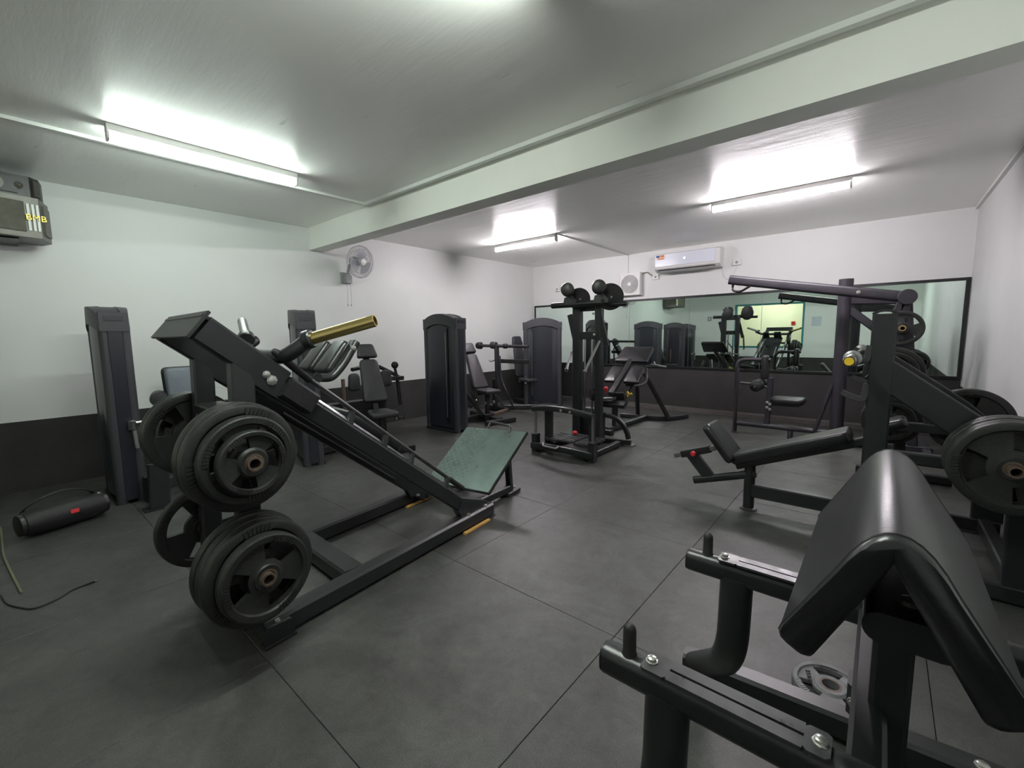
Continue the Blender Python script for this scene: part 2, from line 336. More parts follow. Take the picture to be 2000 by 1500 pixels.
# ------------------------------------------------------------------ things on the walls
def speaker(z0, z1, pts, name, label, cloth, logo):
    c = pts[1]; t = thing(name, label, 'speaker', (pts[0][0], pts[0][1], z0))
    obj('cabinet', MB().prism([(x, y, z0) for x, y in pts], (0, 0, z1-z0)), 'speaker_metal' if logo else 'dark_plastic', t)
    L_, C_, R_ = V(*pts[0], 0), V(*pts[1], 0), V(*pts[2], 0)
    for a, b, k0, k1, m in ((L_, C_, .06, .83, cloth), (C_, R_, .3, .92, 'speaker_metal')):
        d = b-a; n = nrm(np.cross(d, (0, 0, 1))); n = n if n[0]+n[1]*.2 > 0 else -n; p, q = a+d*k0+n*.004, a+d*k1+n*.004; h = (z0+z1)/2
        obj('grille', MB().bar(p+V(0, 0, h), q+V(0, 0, h), .012, (z1-z0)*.74), m, t)
    d = C_-L_; n = nrm(np.cross(d, (0, 0, 1))); n = n if n[0] > 0 else -n; h = (z0+z1)/2
    if logo:
        for k in (.87, .925, .975):
            p = L_+d*k+n*.004+V(0, 0, h); obj('stripe', MB().bar(p-V(0, 0, (z1-z0)*.33), p+V(0, 0, (z1-z0)*.33), .016, .008, up=n), 'white_plastic' if k > .85 else 'steel_dull', t)
        text_mesh('BMB', .062, L_+d*.945+n*.016+V(0, 0, h-.005), d, (0, 0, 1), .004, 'gold_letter', 'logo', t)
        obj('bracket', MB().bar(V(-5.57, .1, z0-.01), V(-5.2, .1, z0-.01), .2, .012), 'frame_black', t)
    else:
        for k, rr_ in ((.55, .05), (.86, .025)):
            p = L_+d*k+n*.008+V(0, 0, h); obj('cone', MB().lathe([(rr_, 0), (rr_, .006), (rr_*.8, .008), (rr_*.3, .002), (rr_*.25, .01), (0, .012)], p, n), 'speaker_metal', t)
speaker(2.09, 2.395, [(-5.03, -.16), (-5.14, .325), (-5.38, .39), (-5.53, .34), (-5.53, -.3), (-5.2, -.3)], 'wall_speaker', 'large wall speaker with grey grille, white stripes and gold letters', 'speaker_cloth', True)
speaker(2.397, 2.56, [(-5.1, -.12), (-5.17, .29), (-5.24, .345), (-5.38, .37), (-5.53, .34), (-5.53, -.25), (-5.3, -.25)], 'wall_speaker', 'smaller black speaker resting on top of the striped wall speaker', 'dark_plastic', False)
# wall fan
c = V(-5.3, 3.2, 2.26); n = nrm((.96, .18, -.14)); t = thing('wall_fan', 'oscillating wall fan with round wire guard and two pull cords', 'fan', (XL, 3.14, 2.03))
obj('wall_plate', MB().box((XL, 3.06, 2.0), (XL+.03, 3.2, 2.14), .01), 'grey_plastic', t)
obj('switch_box', MB().box((XL+.03, 3.085, 2.0), (XL+.11, 3.175, 2.1), .012), 'grey_plastic', t)
obj('arm', MB().tube(smooth([(XL+.06, 3.13, 2.1), (XL+.08, 3.15, 2.22), c-n*.14], .05), .02), 'grey_plastic', t)
obj('motor', MB().lathe([(.02, -.17), (.05, -.165), (.062, -.12), (.055, -.04), (.03, -.03)], c, n), 'grey_plastic', t)
a = nrm(np.cross(n, (0, 0, 1))); b = np.cross(n, a)
def ring(m, R, off, r): 
    pts = [c+n*off+(a*math.cos(q)+b*math.sin(q))*R for q in np.linspace(0, 2*math.pi, 33)]; m.tube(pts, r, 6, up=n)
g = MB()
for R, off in ((.205, 0), (.2, .028), (.16, .045), (.12, .055), (.08, .06), (.2, -.028), (.14, -.05), (.08, -.058)): ring(g, R, off, .004 if off == 0 else .0022)
for i in range(40):
    q = 2*math.pi*i/40; d = a*math.cos(q)+b*math.sin(q); g.tube([c+n*.06+d*.04, c+n*.045+d*.16, c+d*.205, c-n*.05+d*.14, c-n*.06+d*.05], .0014, 4, up=n)
obj('guard', g, 'grey_plastic', t)
for i in range(3):
    q = 2*math.pi*i/3+.4; m = MB(); R_ = []
    for k in range(9):
        q2 = q+(k/8-.5)*1.5; rad = .17*(1-.25*abs(k/8-.45)); d = a*math.cos(q2)+b*math.sin(q2); R_.append(c+n*((k/8-.5)*.035)+d*rad)
    d = a*math.cos(q)+b*math.sin(q); m.prism([c+d*.02]+R_, n*.003); obj('blade', m, 'fan_clear', t)
obj('hub_cap', MB().lathe([(.042, .05), (.042, .06), (.03, .068), (0, .07)], c, n), 'white_plastic', t)
for y in (3.1, 3.15):
    obj('pull_cord', MB().tube([(XL+.09, y, 2.0), (XL+.085, y+.008, 1.85), (XL+.09, y, 1.72)], .002, 5), 'grey_plastic', t)
    obj('cord_knob', MB().lathe([(.002, 0), (.008, -.008), (.006, -.022), (0, -.024)], (XL+.09, y, 1.72), (0, 0, 1), 8), 'grey_plastic', t)
# air conditioner
t = thing('air_conditioner', 'white split air conditioner on the wall above the mirror', 'air conditioner', (-2.43, YB, 2.26)); x0, x1 = -2.93, -1.93
body = [(YB, 2.26), (YB-.12, 2.262), (YB-.19, 2.31), (YB-.205, 2.36), (YB-.2, 2.53), (YB-.16, 2.55), (YB, 2.55)]
obj('body', MB().prism([(x0, y, z) for y, z in body], (x1-x0, 0, 0)), 'white_plastic', t)
obj('front_panel', MB().box((x0+.01, YB-.212, 2.345), (x1-.07, YB-.195, 2.535), .006), 'ac_panel', t)
obj('outlet_slot', MB().bar((x0+.05, YB-.165, 2.292), (x1-.08, YB-.165, 2.292), .012, .075, up=(0, -.6, -.8)), 'dark_plastic', t)
obj('louver', MB().bar((x0+.05, YB-.19, 2.268), (x1-.08, YB-.19, 2.268), .05, .008, up=(0, -.55, .8)), 'grey_plastic', t)
for i in range(7):
    x = x0+.1+i*.12; obj('vane', MB().bar((x, YB-.175, 2.31), (x, YB-.155, 2.27), .006, .02), 'grey_plastic', t)
stk = obj('sticker', MB().box((x0+.02, YB-.215, 2.45), (x0+.17, YB-.212, 2.53), .001), 'white_plastic', t)
obj('print', MB().box((x0+.03, YB-.217, 2.485), (x0+.085, YB-.214, 2.52), .001), 'blue_print', stk); obj('print', MB().box((x0+.095, YB-.217, 2.485), (x0+.16, YB-.214, 2.52), .001), 'orange_print', stk)
obj('print', MB().box((x0+.05, YB-.217, 2.455), (x0+.15, YB-.214, 2.475), .001), 'orange_print', stk)
obj('indicator', MB().cyl((-2.45, YB-.212, 2.44), (-2.45, YB-.216, 2.44), .012), 'led', t)
# exhaust fan
t = thing('exhaust_fan', 'square white exhaust fan with round grille beside the air conditioner', 'fan', (-3.41, YB, 1.94))
obj('housing', MB().box((-3.6, YB-.1, 1.935), (-3.22, YB, 2.315), .012), 'white_plastic', t)
obj('throat_disc', MB().cyl((-3.41, YB-.1, 2.125), (-3.41, YB-.103, 2.125), .155, 28), 'grey_plastic', t)  # flat grey disc behind the grille, standing in for the open throat
g = MB()
for k in range(9): 
    R = .155-.014*k; g.tube([(-3.41+R*math.cos(q), YB-.107, 2.125+R*math.sin(q)) for q in np.linspace(0, 2*math.pi, 29)], .0035, 5, up=(0, 1, 0))
for i in range(8):
    q = math.pi*i/4; g.tube([(-3.41, YB-.108, 2.125), (-3.41+.155*math.cos(q), YB-.108, 2.125+.155*math.sin(q))], .003, 5)
obj('grille', g, 'white_plastic', t); obj('hub_cap', MB().cyl((-3.41, YB-.105, 2.125), (-3.41, YB-.115, 2.125), .035), 'white_plastic', t)
def outlet(x, z, label, wd=.12):
    t = thing('wall_outlet', label, 'outlet', (x, YB, z-.04)); obj('plate', MB().box((x-wd/2, YB-.035, z-.04), (x+wd/2, YB, z+.04), .006), 'white_plastic', t)
    obj('socket', MB().cyl((x, YB-.035, z), (x, YB-.039, z), .02), 'grey_plastic', t)
outlet(-1.74, 2.31, 'white wall outlet just right of the air conditioner'); outlet(-2.98, 2.21, 'white wall outlet with a cord to the exhaust fan', .1)
outlet(-4.97, 2.16, 'white wall outlet between the room corner and the exhaust fan', .1)
tag(obj('power_cord', MB().tube(smooth([(-2.98, YB-.03, 2.22), (-3.07, YB-.012, 2.25), (-3.13, YB-.012, 2.31), (-3.212, YB-.03, 2.29)], .05), .008, 8), 'pale_cord'), 'short pale cord from a wall outlet to the exhaust fan', 'cord')
tag(obj('power_cord', MB().tube(smooth([(-1.95, YB-.01, 2.28), (-1.93, YB-.008, 2.12), (-1.82, YB-.008, 2.05), (-1.74, YB-.008, 2.27)], .15), .006, 8), 'white_plastic'), 'thin white cord hanging in a loop under the air conditioner', 'cord')
t = thing('light_switch', 'small grey switch plate high on the wall facing the mirror', 'switch', (-4.6, YF, 1.66)); obj('plate', MB().box((-4.66, YF, 1.66), (-4.54, YF+.02, 1.8), .004), 'grey_plastic', t); obj('rocker', MB().box((-4.62, YF+.02, 1.7), (-4.58, YF+.026, 1.76), .003), 'white_plastic', t)
tag(obj('notice_sheet', MB().box((-1.68, YF, 1.42), (-1.44, YF+.003, 1.7), .001), 'paper'), 'pale printed notice sheet on the wall beside the teal window', 'notice')
# ------------------------------------------------------------------ weight plates
PM = {}
def plate_mesh(R, T, material, holes=3, ribs=True):
    key = (R, T, material)
    if key in PM: return PM[key]
    h = T/2; N = 60
    rad = [.0255, .034, .046, .050, .40*R if R > .13 else .052, .77*R, .80*R, .83*R, .95*R, .985*R, R]
    ht = [h*.9, h, h, h*.72, h*.5, h*.5, h*.55, h*.95, h, h*.85, h*.5]
    if R <= .13: rad[4] = .054; rad[5] = .8*R; rad[6] = .82*R; rad[7] = .85*R
    B = len(rad)-1; hw = 5
    def filled(b, a):
        if b not in (4,): return True
        for k in range(holes):
            d = (a+.5-k*N/holes) % N; d = min(d, N-d)
            if d < hw: return False
        return True
    m = MB(); vs = []
    for i, r in enumerate(rad):
        for a in range(N):
            q = 2*math.pi*a/N; vs += [(r*math.cos(q), r*math.sin(q), ht[i]), (r*math.cos(q), r*math.sin(q), -ht[i])]
    id_ = lambda i, a, s: (i*N+a % N)*2+s
    fs = []
    for b in range(B):
        for a in range(N):
            if not filled(b, a): 
                continue
            fs += [(id_(b, a, 0), id_(b+1, a, 0), id_(b+1, a+1, 0), id_(b, a+1, 0)), (id_(b, a, 1), id_(b, a+1, 1), id_(b+1, a+1, 1), id_(b+1, a, 1))]
            if not filled(b, a-1): fs.append((id_(b, a, 0), id_(b, a, 1), id_(b+1, a, 1), id_(b+1, a, 0)))
            if not filled(b, a+1): fs.append((id_(b, a+1, 0), id_(b+1, a+1, 0), id_(b+1, a+1, 1), id_(b, a+1, 1)))
    for a in range(N):
        fs += [(id_(0, a, 0), id_(0, a+1, 0), id_(0, a+1, 1), id_(0, a, 1)), (id_(B, a, 0), id_(B, a, 1), id_(B, a+1, 1), id_(B, a+1, 0))]
        if not filled(4, a): fs += [(id_(4, a, 0), id_(4, a+1, 0), id_(4, a+1, 1), id_(4, a, 1)), (id_(5, a, 0), id_(5, a, 1), id_(5, a+1, 1), id_(5, a+1, 0))]
    m.add(vs, fs)
    if ribs:
        for k in range(holes):
            for j in range(-3, 4):
                q = 2*math.pi*(k/holes)+j*.085; c, s = math.cos(q), math.sin(q); r0, r1, w_ = .81*R, .94*R, .0042*R/.2+.001
                for z in (h, -h):
                    z1 = z*1.11; m.add([(c*r+sg*-s*w_, s*r+sg*c*w_, zz) for zz in (z*.8, z1) for r in (r0, r1) for sg in (-1, 1)],
                        [(0, 1, 3, 2), (4, 6, 7, 5), (0, 4, 5, 1), (2, 3, 7, 6), (0, 2, 6, 4), (1, 5, 7, 3)])
    me = mesh_of('weight_plate', m, material, 30)
    hb = mesh_of('hub_ring', MB().lathe([(.0258, h*.6), (.0258, h*1.03), (.033, h*1.03), (.0335, h*.6), (.0335, -h*.6), (.033, -h*1.03), (.0258, -h*1.03), (.0258, -h*.6)], (0, 0, 0), (0, 0, 1), 24, True), 'rust', 30)
    PM[key] = (me, hb); return PM[key]
def plate(p, ax, R, T, label, spin=0., material='plate_rubber', group=None):
    me, hb = plate_mesh(R, T, material); o = bpy.data.objects.new('weight_plate', me); COL.objects.link(o); z = Vector(nrm(ax))
    q = z.to_track_quat('Z', 'Y'); o.matrix_world = Matrix.Translation(Vector(p)) @ q.to_matrix().to_4x4() @ Matrix.Rotation(spin, 4, 'Z')
    o['w0'] = [float(x) for x in p]; h = bpy.data.objects.new('hub_ring', hb); COL.objects.link(h); h.parent = o
    return tag(o, label, 'weight plate', group)
# ------------------------------------------------------------------ hack squat machine
TH = math.atan(.098); HA = V(-math.sin(TH), math.cos(TH), 0); HL0 = V(math.cos(TH), math.sin(TH), 0); HL = HL0-.12*HA; HO = V(-2.27, .7, 0)-HL0*.0
def W(u, v, z): return HO+HA*(u+.12*.3)+HL*v+V(0, 0, z)
def HP(px, py, v):
    p0 = W(0, v, 0); nn = np.cross(HA, (0, 0, 1)); d = ray(px, py); return CP+d*((p0-CP)@nn/(d@nn))
hs = thing('hack_squat_machine', 'large black angled hack squat machine with green tread footplate and brass sleeve', 'gym machine', W(.6, 0, 0))
S = 'steel'
for v in (.337, -.322): obj('base_rail', MB().bar(W(-.12, v, .055), W(1.45, v, .055), .085, .09), S, hs)
obj('cross_member', MB().bar(W(.36, -.3, .055), W(.36, .3, .055), .12, .088), S, hs)
obj('rear_foot_beam', MB().bar(W(-.065, -.4, .05), W(-.065, .4, .05), .115, .075), S, hs)
for v in (.38, -.38): obj('foot_pad', MB().bar(W(-.13, v, .008), W(0., v, .008), .05, .016), 'rubber', hs)
for v in (.337, -.322): obj('foot_pad', MB().bar(W(1.38, v, .006), W(1.47, v, .006), .08, .012), 'rubber', hs)
for v in (.40, -.40): bolt(hs, W(-.065, v*.93, .088), (0, 0, 1))
gz = lambda u, o=0.: 1.255-.79*(u+.213)+o
sl = nrm(W(1, 0, -.79)-W(0, 0, 0)); un = np.cross(nrm(HL), sl); un = un if un[2] > 0 else -un
for v, nm in ((.315, 'n'), (-.235, 'f')):
    obj('guide_beam', MB().bar(W(-.07, v, gz(-.07)), W(1.30, v, gz(1.30)+.0), .055, .085, up=un), S, hs)
    obj('rail_housing', MB().bar(W(-.235, v, gz(-.235, .05)), W(.05, v, gz(.05, .045)), .06, .105, up=un), S, hs)
    obj('guide_rod', MB().tube([W(-.1, v, gz(-.1, .06)), W(1.12, v, gz(1.12, .06))], .017), 'chrome', hs)
    obj('post', MB().bar(W(-.14, v, .09), W(-.105, v, gz(-.105, .03)), .052, .088, up=HA), S, hs)
    obj('front_bracket', MB().prism([W(1.12, v-.03, gz(1.12, -.05)), W(1.16, v-.03, gz(1.16, .05)), W(1.42, v-.03, .12), W(1.42, v-.03, .095), W(1.15, v-.03, .095)], HL*.06), S, hs)
    for u in (1.2, 1.38): bolt(hs, W(u, v+.045, .1), (0, 0, 1), .012)
    for u in (-.02,): bolt(hs, W(u, v+.031*np.sign(v), gz(u, .03)), HL*np.sign(v), .012)
    bolt(hs, W(.0, v+.031*np.sign(v), gz(0, .02)), HL*np.sign(v), .016)
    hv = v+.012*np.sign(v)
    obj('handle_rail', MB().tube([W(.12, hv, gz(.12, .145)), W(1.15, hv, gz(1.15, .125))], .0115, 10), 'steel_worn', hs)
    obj('handle_grip', MB().tube([W(.02, hv, gz(.02, .16)), W(.03, hv, gz(.03, .158)), W(.175, hv, gz(.175, .142))], .0175, 12, scale=[.6, 1, 1]), 'rubber', hs)
    obj('handle_grip', MB().tube([W(1.06, hv, gz(1.06, .127)), W(1.18, hv, gz(1.18, .125)), W(1.192, hv, gz(1.192, .125))], .0175, 12, scale=[1, 1, .6]), 'rubber', hs)
    for u in (.38, .58, .76, 1.04): obj('standoff', MB().bar(W(u, hv, gz(u, .13)), W(u-.02, hv, gz(u-.02, .03)), .022, .03, up=sl), 'steel_worn', hs)
    obj('roller_block', MB().bar(W(.05, v+.02*np.sign(v), gz(.05, .03)), W(.17, v+.02*np.sign(v), gz(.17, .03)), .075, .095, up=un), 'rubber', hs)
    obj('stop_rod', MB().tube([W(.25, v*.9, gz(.25, -.02)), W(1.0, v*.9, gz(1.0, -.02))], .012, 8), 'rubber', hs)
obj('top_plate', MB().bar(W(-.19, -.26, gz(-.19, .105)), W(-.19, .34, gz(-.19, .105)), .095, .012, up=un), S, hs)
obj('end_plate', MB().bar(W(-.245, -.27, gz(-.245, .055)), W(-.245, .35, gz(-.245, .055)), .012, .12, up=un), S, hs)
obj('post_shelf', MB().bar(W(-.1, -.21, .955), W(-.1, .29, .955), .12, .045), S, hs)
obj('post_shelf', MB().bar(W(-.13, -.21, .2), W(-.13, .29, .2), .1, .06), S, hs)
for v in (.315, -.235): obj('gusset', MB().prism([W(-.06, v-.005, 1.05), W(.1, v-.005, .98), W(.55, v-.005, gz(.55, -.04)), W(.1, v-.005, gz(.1, -.03))], HL*.01), S, hs)
# foot plate
f0, f1 = W(1.43, 0, .14), W(1.95, 0, .487); fd = nrm(f1-f0); fn = np.cross(HL, fd); fn = nrm(fn if fn[2] > 0 else -fn)
fp = obj('footplate', MB().bar(f0-fn*.012, f1-fn*.012, .66, .024, up=fn), S, hs, 'black steel footplate')
FO = (f0+f1)/2+fn*.0004; lx = nrm(HL0)
obj('tread_sheet', MB().bar(f0+fd*.004+fn*.0015, f1-fd*.004+fn*.0015, .648, .004, up=fn), 'tread', fp, 'green grey tread sheet')
g = MB()
for i in range(22):
    for j in range(20):
        c = f0+fd*(.02+.6*i/22)+lx*(-.31+.62*(j+.5)/20)+fn*.0036; s_ = 1 if (i+j) % 2 else -1; d = nrm(fd+lx*s_); e = np.cross(fn, d)
        g.add([c-d*.0105, c+e*.0036, c+d*.0105, c-e*.0036, c+fn*.0034], [(0, 1, 4), (1, 2, 4), (2, 3, 4), (3, 0, 4)])
lz = obj('tread_lozenges', g, 'tread', fp); lz['kind'] = 'stuff'
for v in (.22, -.22):
    obj('footplate_strut', MB().bar(W(1.83, v, .38), W(1.86, v, .04), .05, .04, up=HA), S, hs)
    obj('footplate_foot', MB().bar(W(1.78, v, .02), W(1.95, v, .02), .09, .03), S, hs); bolt(hs, W(1.93, v, .036), (0, 0, 1))
    obj('footplate_beam', MB().bar(W(1.3, v, .07), W(1.86, v, .05), .05, .06), S, hs)
obj('pull_hoop', MB().tube(smooth([W(1.95, -.1, .47), W(2.0, -.1, .53), W(1.97, .16, .53), W(1.93, .16, .47)], .05), .01, 10), 'steel_worn', hs)
# sled
obj('sled_frame', MB().bar(W(.08, .03, gz(.08, .075)), W(.62, .03, gz(.62, .075)), .36, .035, up=un), S, hs)
obj('back_pad', MB().pad(W(.75, .03, gz(.75, .1)), -sl, np.cross(un, -sl), [(x, y) for y, x in rrx(.34, .3, .42, .04)][::-1], .06, .02), 'leather', hs)
obj('horn_bar', MB().tube(smooth([W(.2, -.4, 1.27), W(.06, -.3, 1.2), W(.06, .36, 1.2), HP(606, 660, .41)], .1), .031, 14), S, hs)
n0, n1 = HP(603, 663, .41), HP(733, 626, .66)
obj('horn_collar', MB().cyl(n0-nrm(n1-n0)*.02, n0+nrm(n1-n0)*.02, .041), S, hs); bolt(hs, HP(579, 688, .39), HL, .012)
obj('weight_sleeve', MB().pipe(n0, n1, .026, .0205), 'brass', hs, 'polished brass coloured sleeve')
k0, k1 = HP(481, 660, -.36), HP(473, 628, -.62)
obj('horn_collar', MB().cyl(k0-nrm(k1-k0)*.03, k0+nrm(k1-k0)*.02, .041), S, hs); obj('weight_sleeve', MB().pipe(k0, k1, .025, .02), 'steel_dull', hs)
for v, b0 in ((-.1, HP(596, 733, -.1)), (.14, HP(628, 738, .14))):
    c = b0+un*.02; obj('shoulder_pad', MB().pad(c-HL*.07+sl*.02, HL, un, [(p[0]+.07, p[1]) for p in rrx(.15, .13, .2, .03)], .055, .018), 'leather', hs)
    obj('pad_board', MB().bar(c-sl*.012+un*.01, c-sl*.012+un*.19, .13, .018, up=sl), S, hs)
y0 = [HP(622, 738, .22), HP(645, 738, .22), HP(668, 712, .22), HP(693, 668, .22)]
obj('shoulder_yoke', MB().sweep(smooth(y0, .1, 6), oval(.04, .07), up=HL), S, hs)
bolt(hs, HP(690, 680, .25), HL, .012)
# plates stored on the machine
PG = 'grip plates stored on the hack squat machine'
for u, z, vs_ in ((-.17, .84, (.34, .59)), (-.155, .40, (.34, .59)), (-.15, .82, (-.25, -.46)), (-.15, .345, (-.25, -.4))):
    obj('plate_peg', MB().pipe(W(u, vs_[0], z), W(u, vs_[1], z), .0245, .018), 'rust' if vs_[0] > 0 else 'steel_worn', hs)
def hplate(u, v, z, R, T, lab, sp): plate(W(u, v, z), HL0*np.sign(v), R, T, lab, sp, group=PG)
hplate(-.17, .40, .84, .205, .045, 'big black grip plate, innermost on the room side upper peg of the hack squat', .3)
hplate(-.17, .452, .84, .2, .045, 'big black grip plate, second on the room side upper peg of the hack squat', 1.2)
hplate(-.17, .505, .84, .163, .045, 'medium black grip plate between big and small ones on the upper hack squat peg', .7)
hplate(-.17, .555, .84, .117, .04, 'small black grip plate, outermost on the room side upper peg of the hack squat', 2.2)
hplate(-.155, .40, .40, .205, .045, 'big black grip plate, innermost on the low peg above the rear foot', .9)
hplate(-.155, .452, .40, .2, .045, 'big black grip plate, second on the low peg above the rear foot', .2)
hplate(-.155, .502, .40, .2, .045, 'big black grip plate, third on the low peg above the rear foot', 1.6)
hplate(-.155, .552, .40, .163, .045, 'medium black grip plate, outermost on the low peg above the rear foot', 1.05)
hplate(-.15, -.305, .82, .205, .045, 'big black grip plate on the wall side upper peg, next to the post', .6)
hplate(-.15, -.36, .82, .205, .045, 'big black grip plate on the wall side upper peg, second from the post', .1)
hplate(-.15, -.41, .82, .13, .04, 'small black grip plate, outermost on the wall side upper peg', 1.9)
hplate(-.15, -.305, .345, .2, .045, 'single black grip plate on the wall side low peg near the floor', .5)
SHG = 'wooden strips under the hack squat rails'
def shim(p, lab): m = MB().bar(p, V(*p)+HA*.26, .022, .016); tag(obj('wood_strip', m, 'wood'), lab, 'wood strip', SHG)
shim(W(1.12, .395, .009), 'thin yellow wooden strip under the outer rail of the hack squat machine'); shim(W(1.14, -.262, .009), 'thin yellow wooden strip beside the inner wall-side rail of the hack squat machine')
# ------------------------------------------------------------------ preacher curl bench
t = thing('preacher_curl_bench', 'black preacher curl bench with padded ridge top and two barbell rests', 'bench', (0, 1.03, 0)); S = 'steel'
def lam(y, ins=0., f=0.):
    ap = V(.03, 1.046-f*.7); o = []
    Lb, Rb = V(-.105+f*.3, .798+f*.6), V(.178-f*.3, .80+f*.6)
    q0 = ap+nrm(Lb-ap)*.125; q1 = ap+nrm(Rb-ap)*.125
    out = [Lb+nrm(Lb-ap)*-.02+V(0, 0), ]
    crv = [(1-k)**2*q0+2*k*(1-k)*(ap+V(0, .022))+k*k*q1 for k in np.linspace(0, 1, 11)]
    nl = nrm(V(ap[1]-Lb[1], -(ap[0]-Lb[0]))); nr_ = nrm(V(-(ap[1]-Rb[1]), ap[0]-Rb[0])); th = .054-2*f
    lb2 = Lb+nl*th; rb2 = Rb+nr_*th; a2 = ap-V(0, .092-3*f)
    def rc(p, a, b, r=.018): a_, b_ = nrm(a-p), nrm(b-p); return [(1-k)**2*(p+a_*r)+2*k*(1-k)*p+k*k*(p+b_*r) for k in np.linspace(0, 1, 4)]
    p2 = rc(Lb, lb2, ap)+crv+rc(Rb, ap, rb2)+rc(rb2, Rb, a2, .012)+[a2+nrm(rb2-a2)*.04, a2+V(0, .004), a2+nrm(lb2-a2)*.04]+rc(lb2, a2, Lb, .012)
    return [(p[0], y, p[1]) for p in p2]
rings = [lam(.757, f=.012), lam(.762, f=.004), lam(.772), lam(1.325), lam(1.337, f=.004), lam(1.342, f=.012)]
k = len(rings[0]); m = MB(); fs = []
for i in range(len(rings)-1): fs += [(i*k+j, i*k+(j+1) % k, (i+1)*k+(j+1) % k, (i+1)*k+j) for j in range(k)]
m.add(sum(rings, []), fs+[tuple(range(k))[::-1], tuple((len(rings)-1)*k+j for j in range(k))])
pd = obj('arm_pad', m, 'leather', t, ang=50)
for y in (.7715, 1.3255):
    q = [p for p in lam(y)][2:17]; obj('seam', MB().tube([(p[0]*1.0, p[1], p[2]) for p in q], .0016, 5), 'rubber', pd)
obj('pad_board', MB().bar((.118, .8, .835), (.118, 1.3, .835), .008, .07, up=(-.5, 0, .86)), 'frame_black', t); obj('pad_board', MB().bar((-.046, .8, .825), (-.046, 1.3, .825), .008, .07, up=(.45, 0, .88)), 'frame_black', t)
for Ya in (.775, 1.295):
    obj('rest_arm', MB().sweep([(-.405, Ya, .602), (.33, Ya, .602)], rr(.05, .062, .02, 4)), S, t)
    obj('end_cap', MB().sweep([(-.411, Ya, .602), (-.405, Ya, .602)], rr(.046, .058, .018, 4)), 'rubber', t)
    obj('bar_peg', MB().lathe([(.0155, 0), (.0135, .004), (.013, .05), (.0115, .058), (.007, .063), (0, .065)], (-.355, Ya, .633), (0, 0, 1), 16), 'rubber', t)
    rp = MB()
    for sg in (-1, 1):      # two long halves and two ends leave an open slot
        rp.box((-.272, Ya+sg*.0155-.0125, .6335), (-.058, Ya+sg*.0155+.0125, .6395), .0008)
    for x0_, x1_ in ((-.322, -.272), (-.058, -.022)): rp.box((x0_, Ya-.028, .6335), (x1_, Ya+.028, .6395), .006)
    obj('rest_plate', rp, 'steel_worn', t, ang=20)
    for x in (-.308, -.036): bolt(t, (x, Ya, .6395), (0, 0, 1), .009)
    s_ = 1 if Ya > 1 else -1; yy = 1.035
    obj('leg', MB().sweep(smooth([(-.275, yy+s_*.26, .59), (-.28, yy+s_*.262, .33), (-.45, yy+s_*.52, .07)], .12, 6), oval(.085, .055), up=(0, 1, 0.15)), S, t)
    obj('base_beam', MB().bar((-.5, yy+s_*.545, .05), (.33, yy+s_*.61, .05), .075, .08), S, t)
    for x in (-.45, .28): obj('foot_pad', MB().box((x-.04, yy+s_*(.545+.08*(x+.5))-.04, -.001), (x+.04, yy+s_*(.545+.08*(x+.5))+.04, .012)), 'rubber', t)
    bolt(t, (.28, yy+s_*.6, .09), (0, 0, 1), .014)
obj('post', MB().bar((.046, .98, .06), (.046, .98, .78), .055, .09, up=(0, 1, 0)), S, t)
obj('pad_saddle', MB().sweep([(.06, .855, .815), (.06, 1.28, .815)], rr(.118, .05, .024, 5)), S, t)
bolt(t, (.059, .915, .8395), (0, -.1, 1), .0125)
obj('adjuster_tube', MB().tube([(.008, 1.03, .05), (.008, 1.03, .55)], .014), 'steel_dull', t); obj('clamp', MB().box((-.012, 1.0, .54), (.03, 1.06, .60), .008), S, t); bolt(t, (-.002, .998, .57), (0, -1, 0), .007)
obj('tie_beam', MB().bar((.048, .45, .06), (.048, 1.62, .06), .07, .06), S, t)
obj('arm_tie', MB().bar((.02, .775, .6), (.02, 1.295, .6), .05, .05), S, t)
# grey plate on the floor
c = G(1622, 1343, .02); plate((c[0], c[1], .0165), (0, 0, 1), .116, .03, 'small worn grey plate lying on the floor beside the preacher curl bench', .7, 'plate_grey')
pl = bpy.data.objects['weight_plate.012'] if 'weight_plate.012' in bpy.data.objects else None
if pl:
    d = nrm((.35, -.9, 0)); e = np.cross((0, 0, 1), d)
    tm = text_mesh('2.5 KG', .02, V(*pl['w0'])+V(-.066, .01, .010), nrm((.25, -.97, 0)), nrm((.97, .25, 0)), .0012, 'rubber', 'lettering', None)
    mw = pl.matrix_world.copy(); tm.parent = pl; tm.matrix_parent_inverse = pl.matrix_world.inverted()
# ------------------------------------------------------------------ incline bench press
t = thing('incline_bench_press', 'black incline bench press rack with adjustable seat and red knob', 'bench', (-.2, 3.43, 0)); Yc = 3.43; PB = 'incline_bench_press'
obj('front_post', MB().tube([(-.675, Yc, .01), (-.675, Yc, .33)], .036, 18), S, t); obj('post_flange', MB().lathe([(.058, 0), (.058, .008), (.045, .014), (.036, .015)], (-.675, Yc, 0), (0, 0, 1), 24), 'steel_worn', t)
obj('base_beam', MB().bar((-.66, Yc, .145), (.1, Yc, .145), .06, .095), S, t)
obj('front_tube', MB().sweep([(-1.06, Yc, .135), (-.64, Yc, .27)], rr(.055, .06, .025, 4)), S, t)
obj('seat_strut', MB().bar((-.94, Yc, .17), (-1.09, Yc, .345), .045, .085, up=(1, 0, .8)), S, t)
obj('seat_sleeve', MB().bar((-1.16, Yc, .325), (-.95, Yc, .40), .05, .052), S, t); obj('seat_slide', MB().bar((-1.215, Yc, .305), (-.88, Yc, .428), .036, .036), 'steel_dull', t)
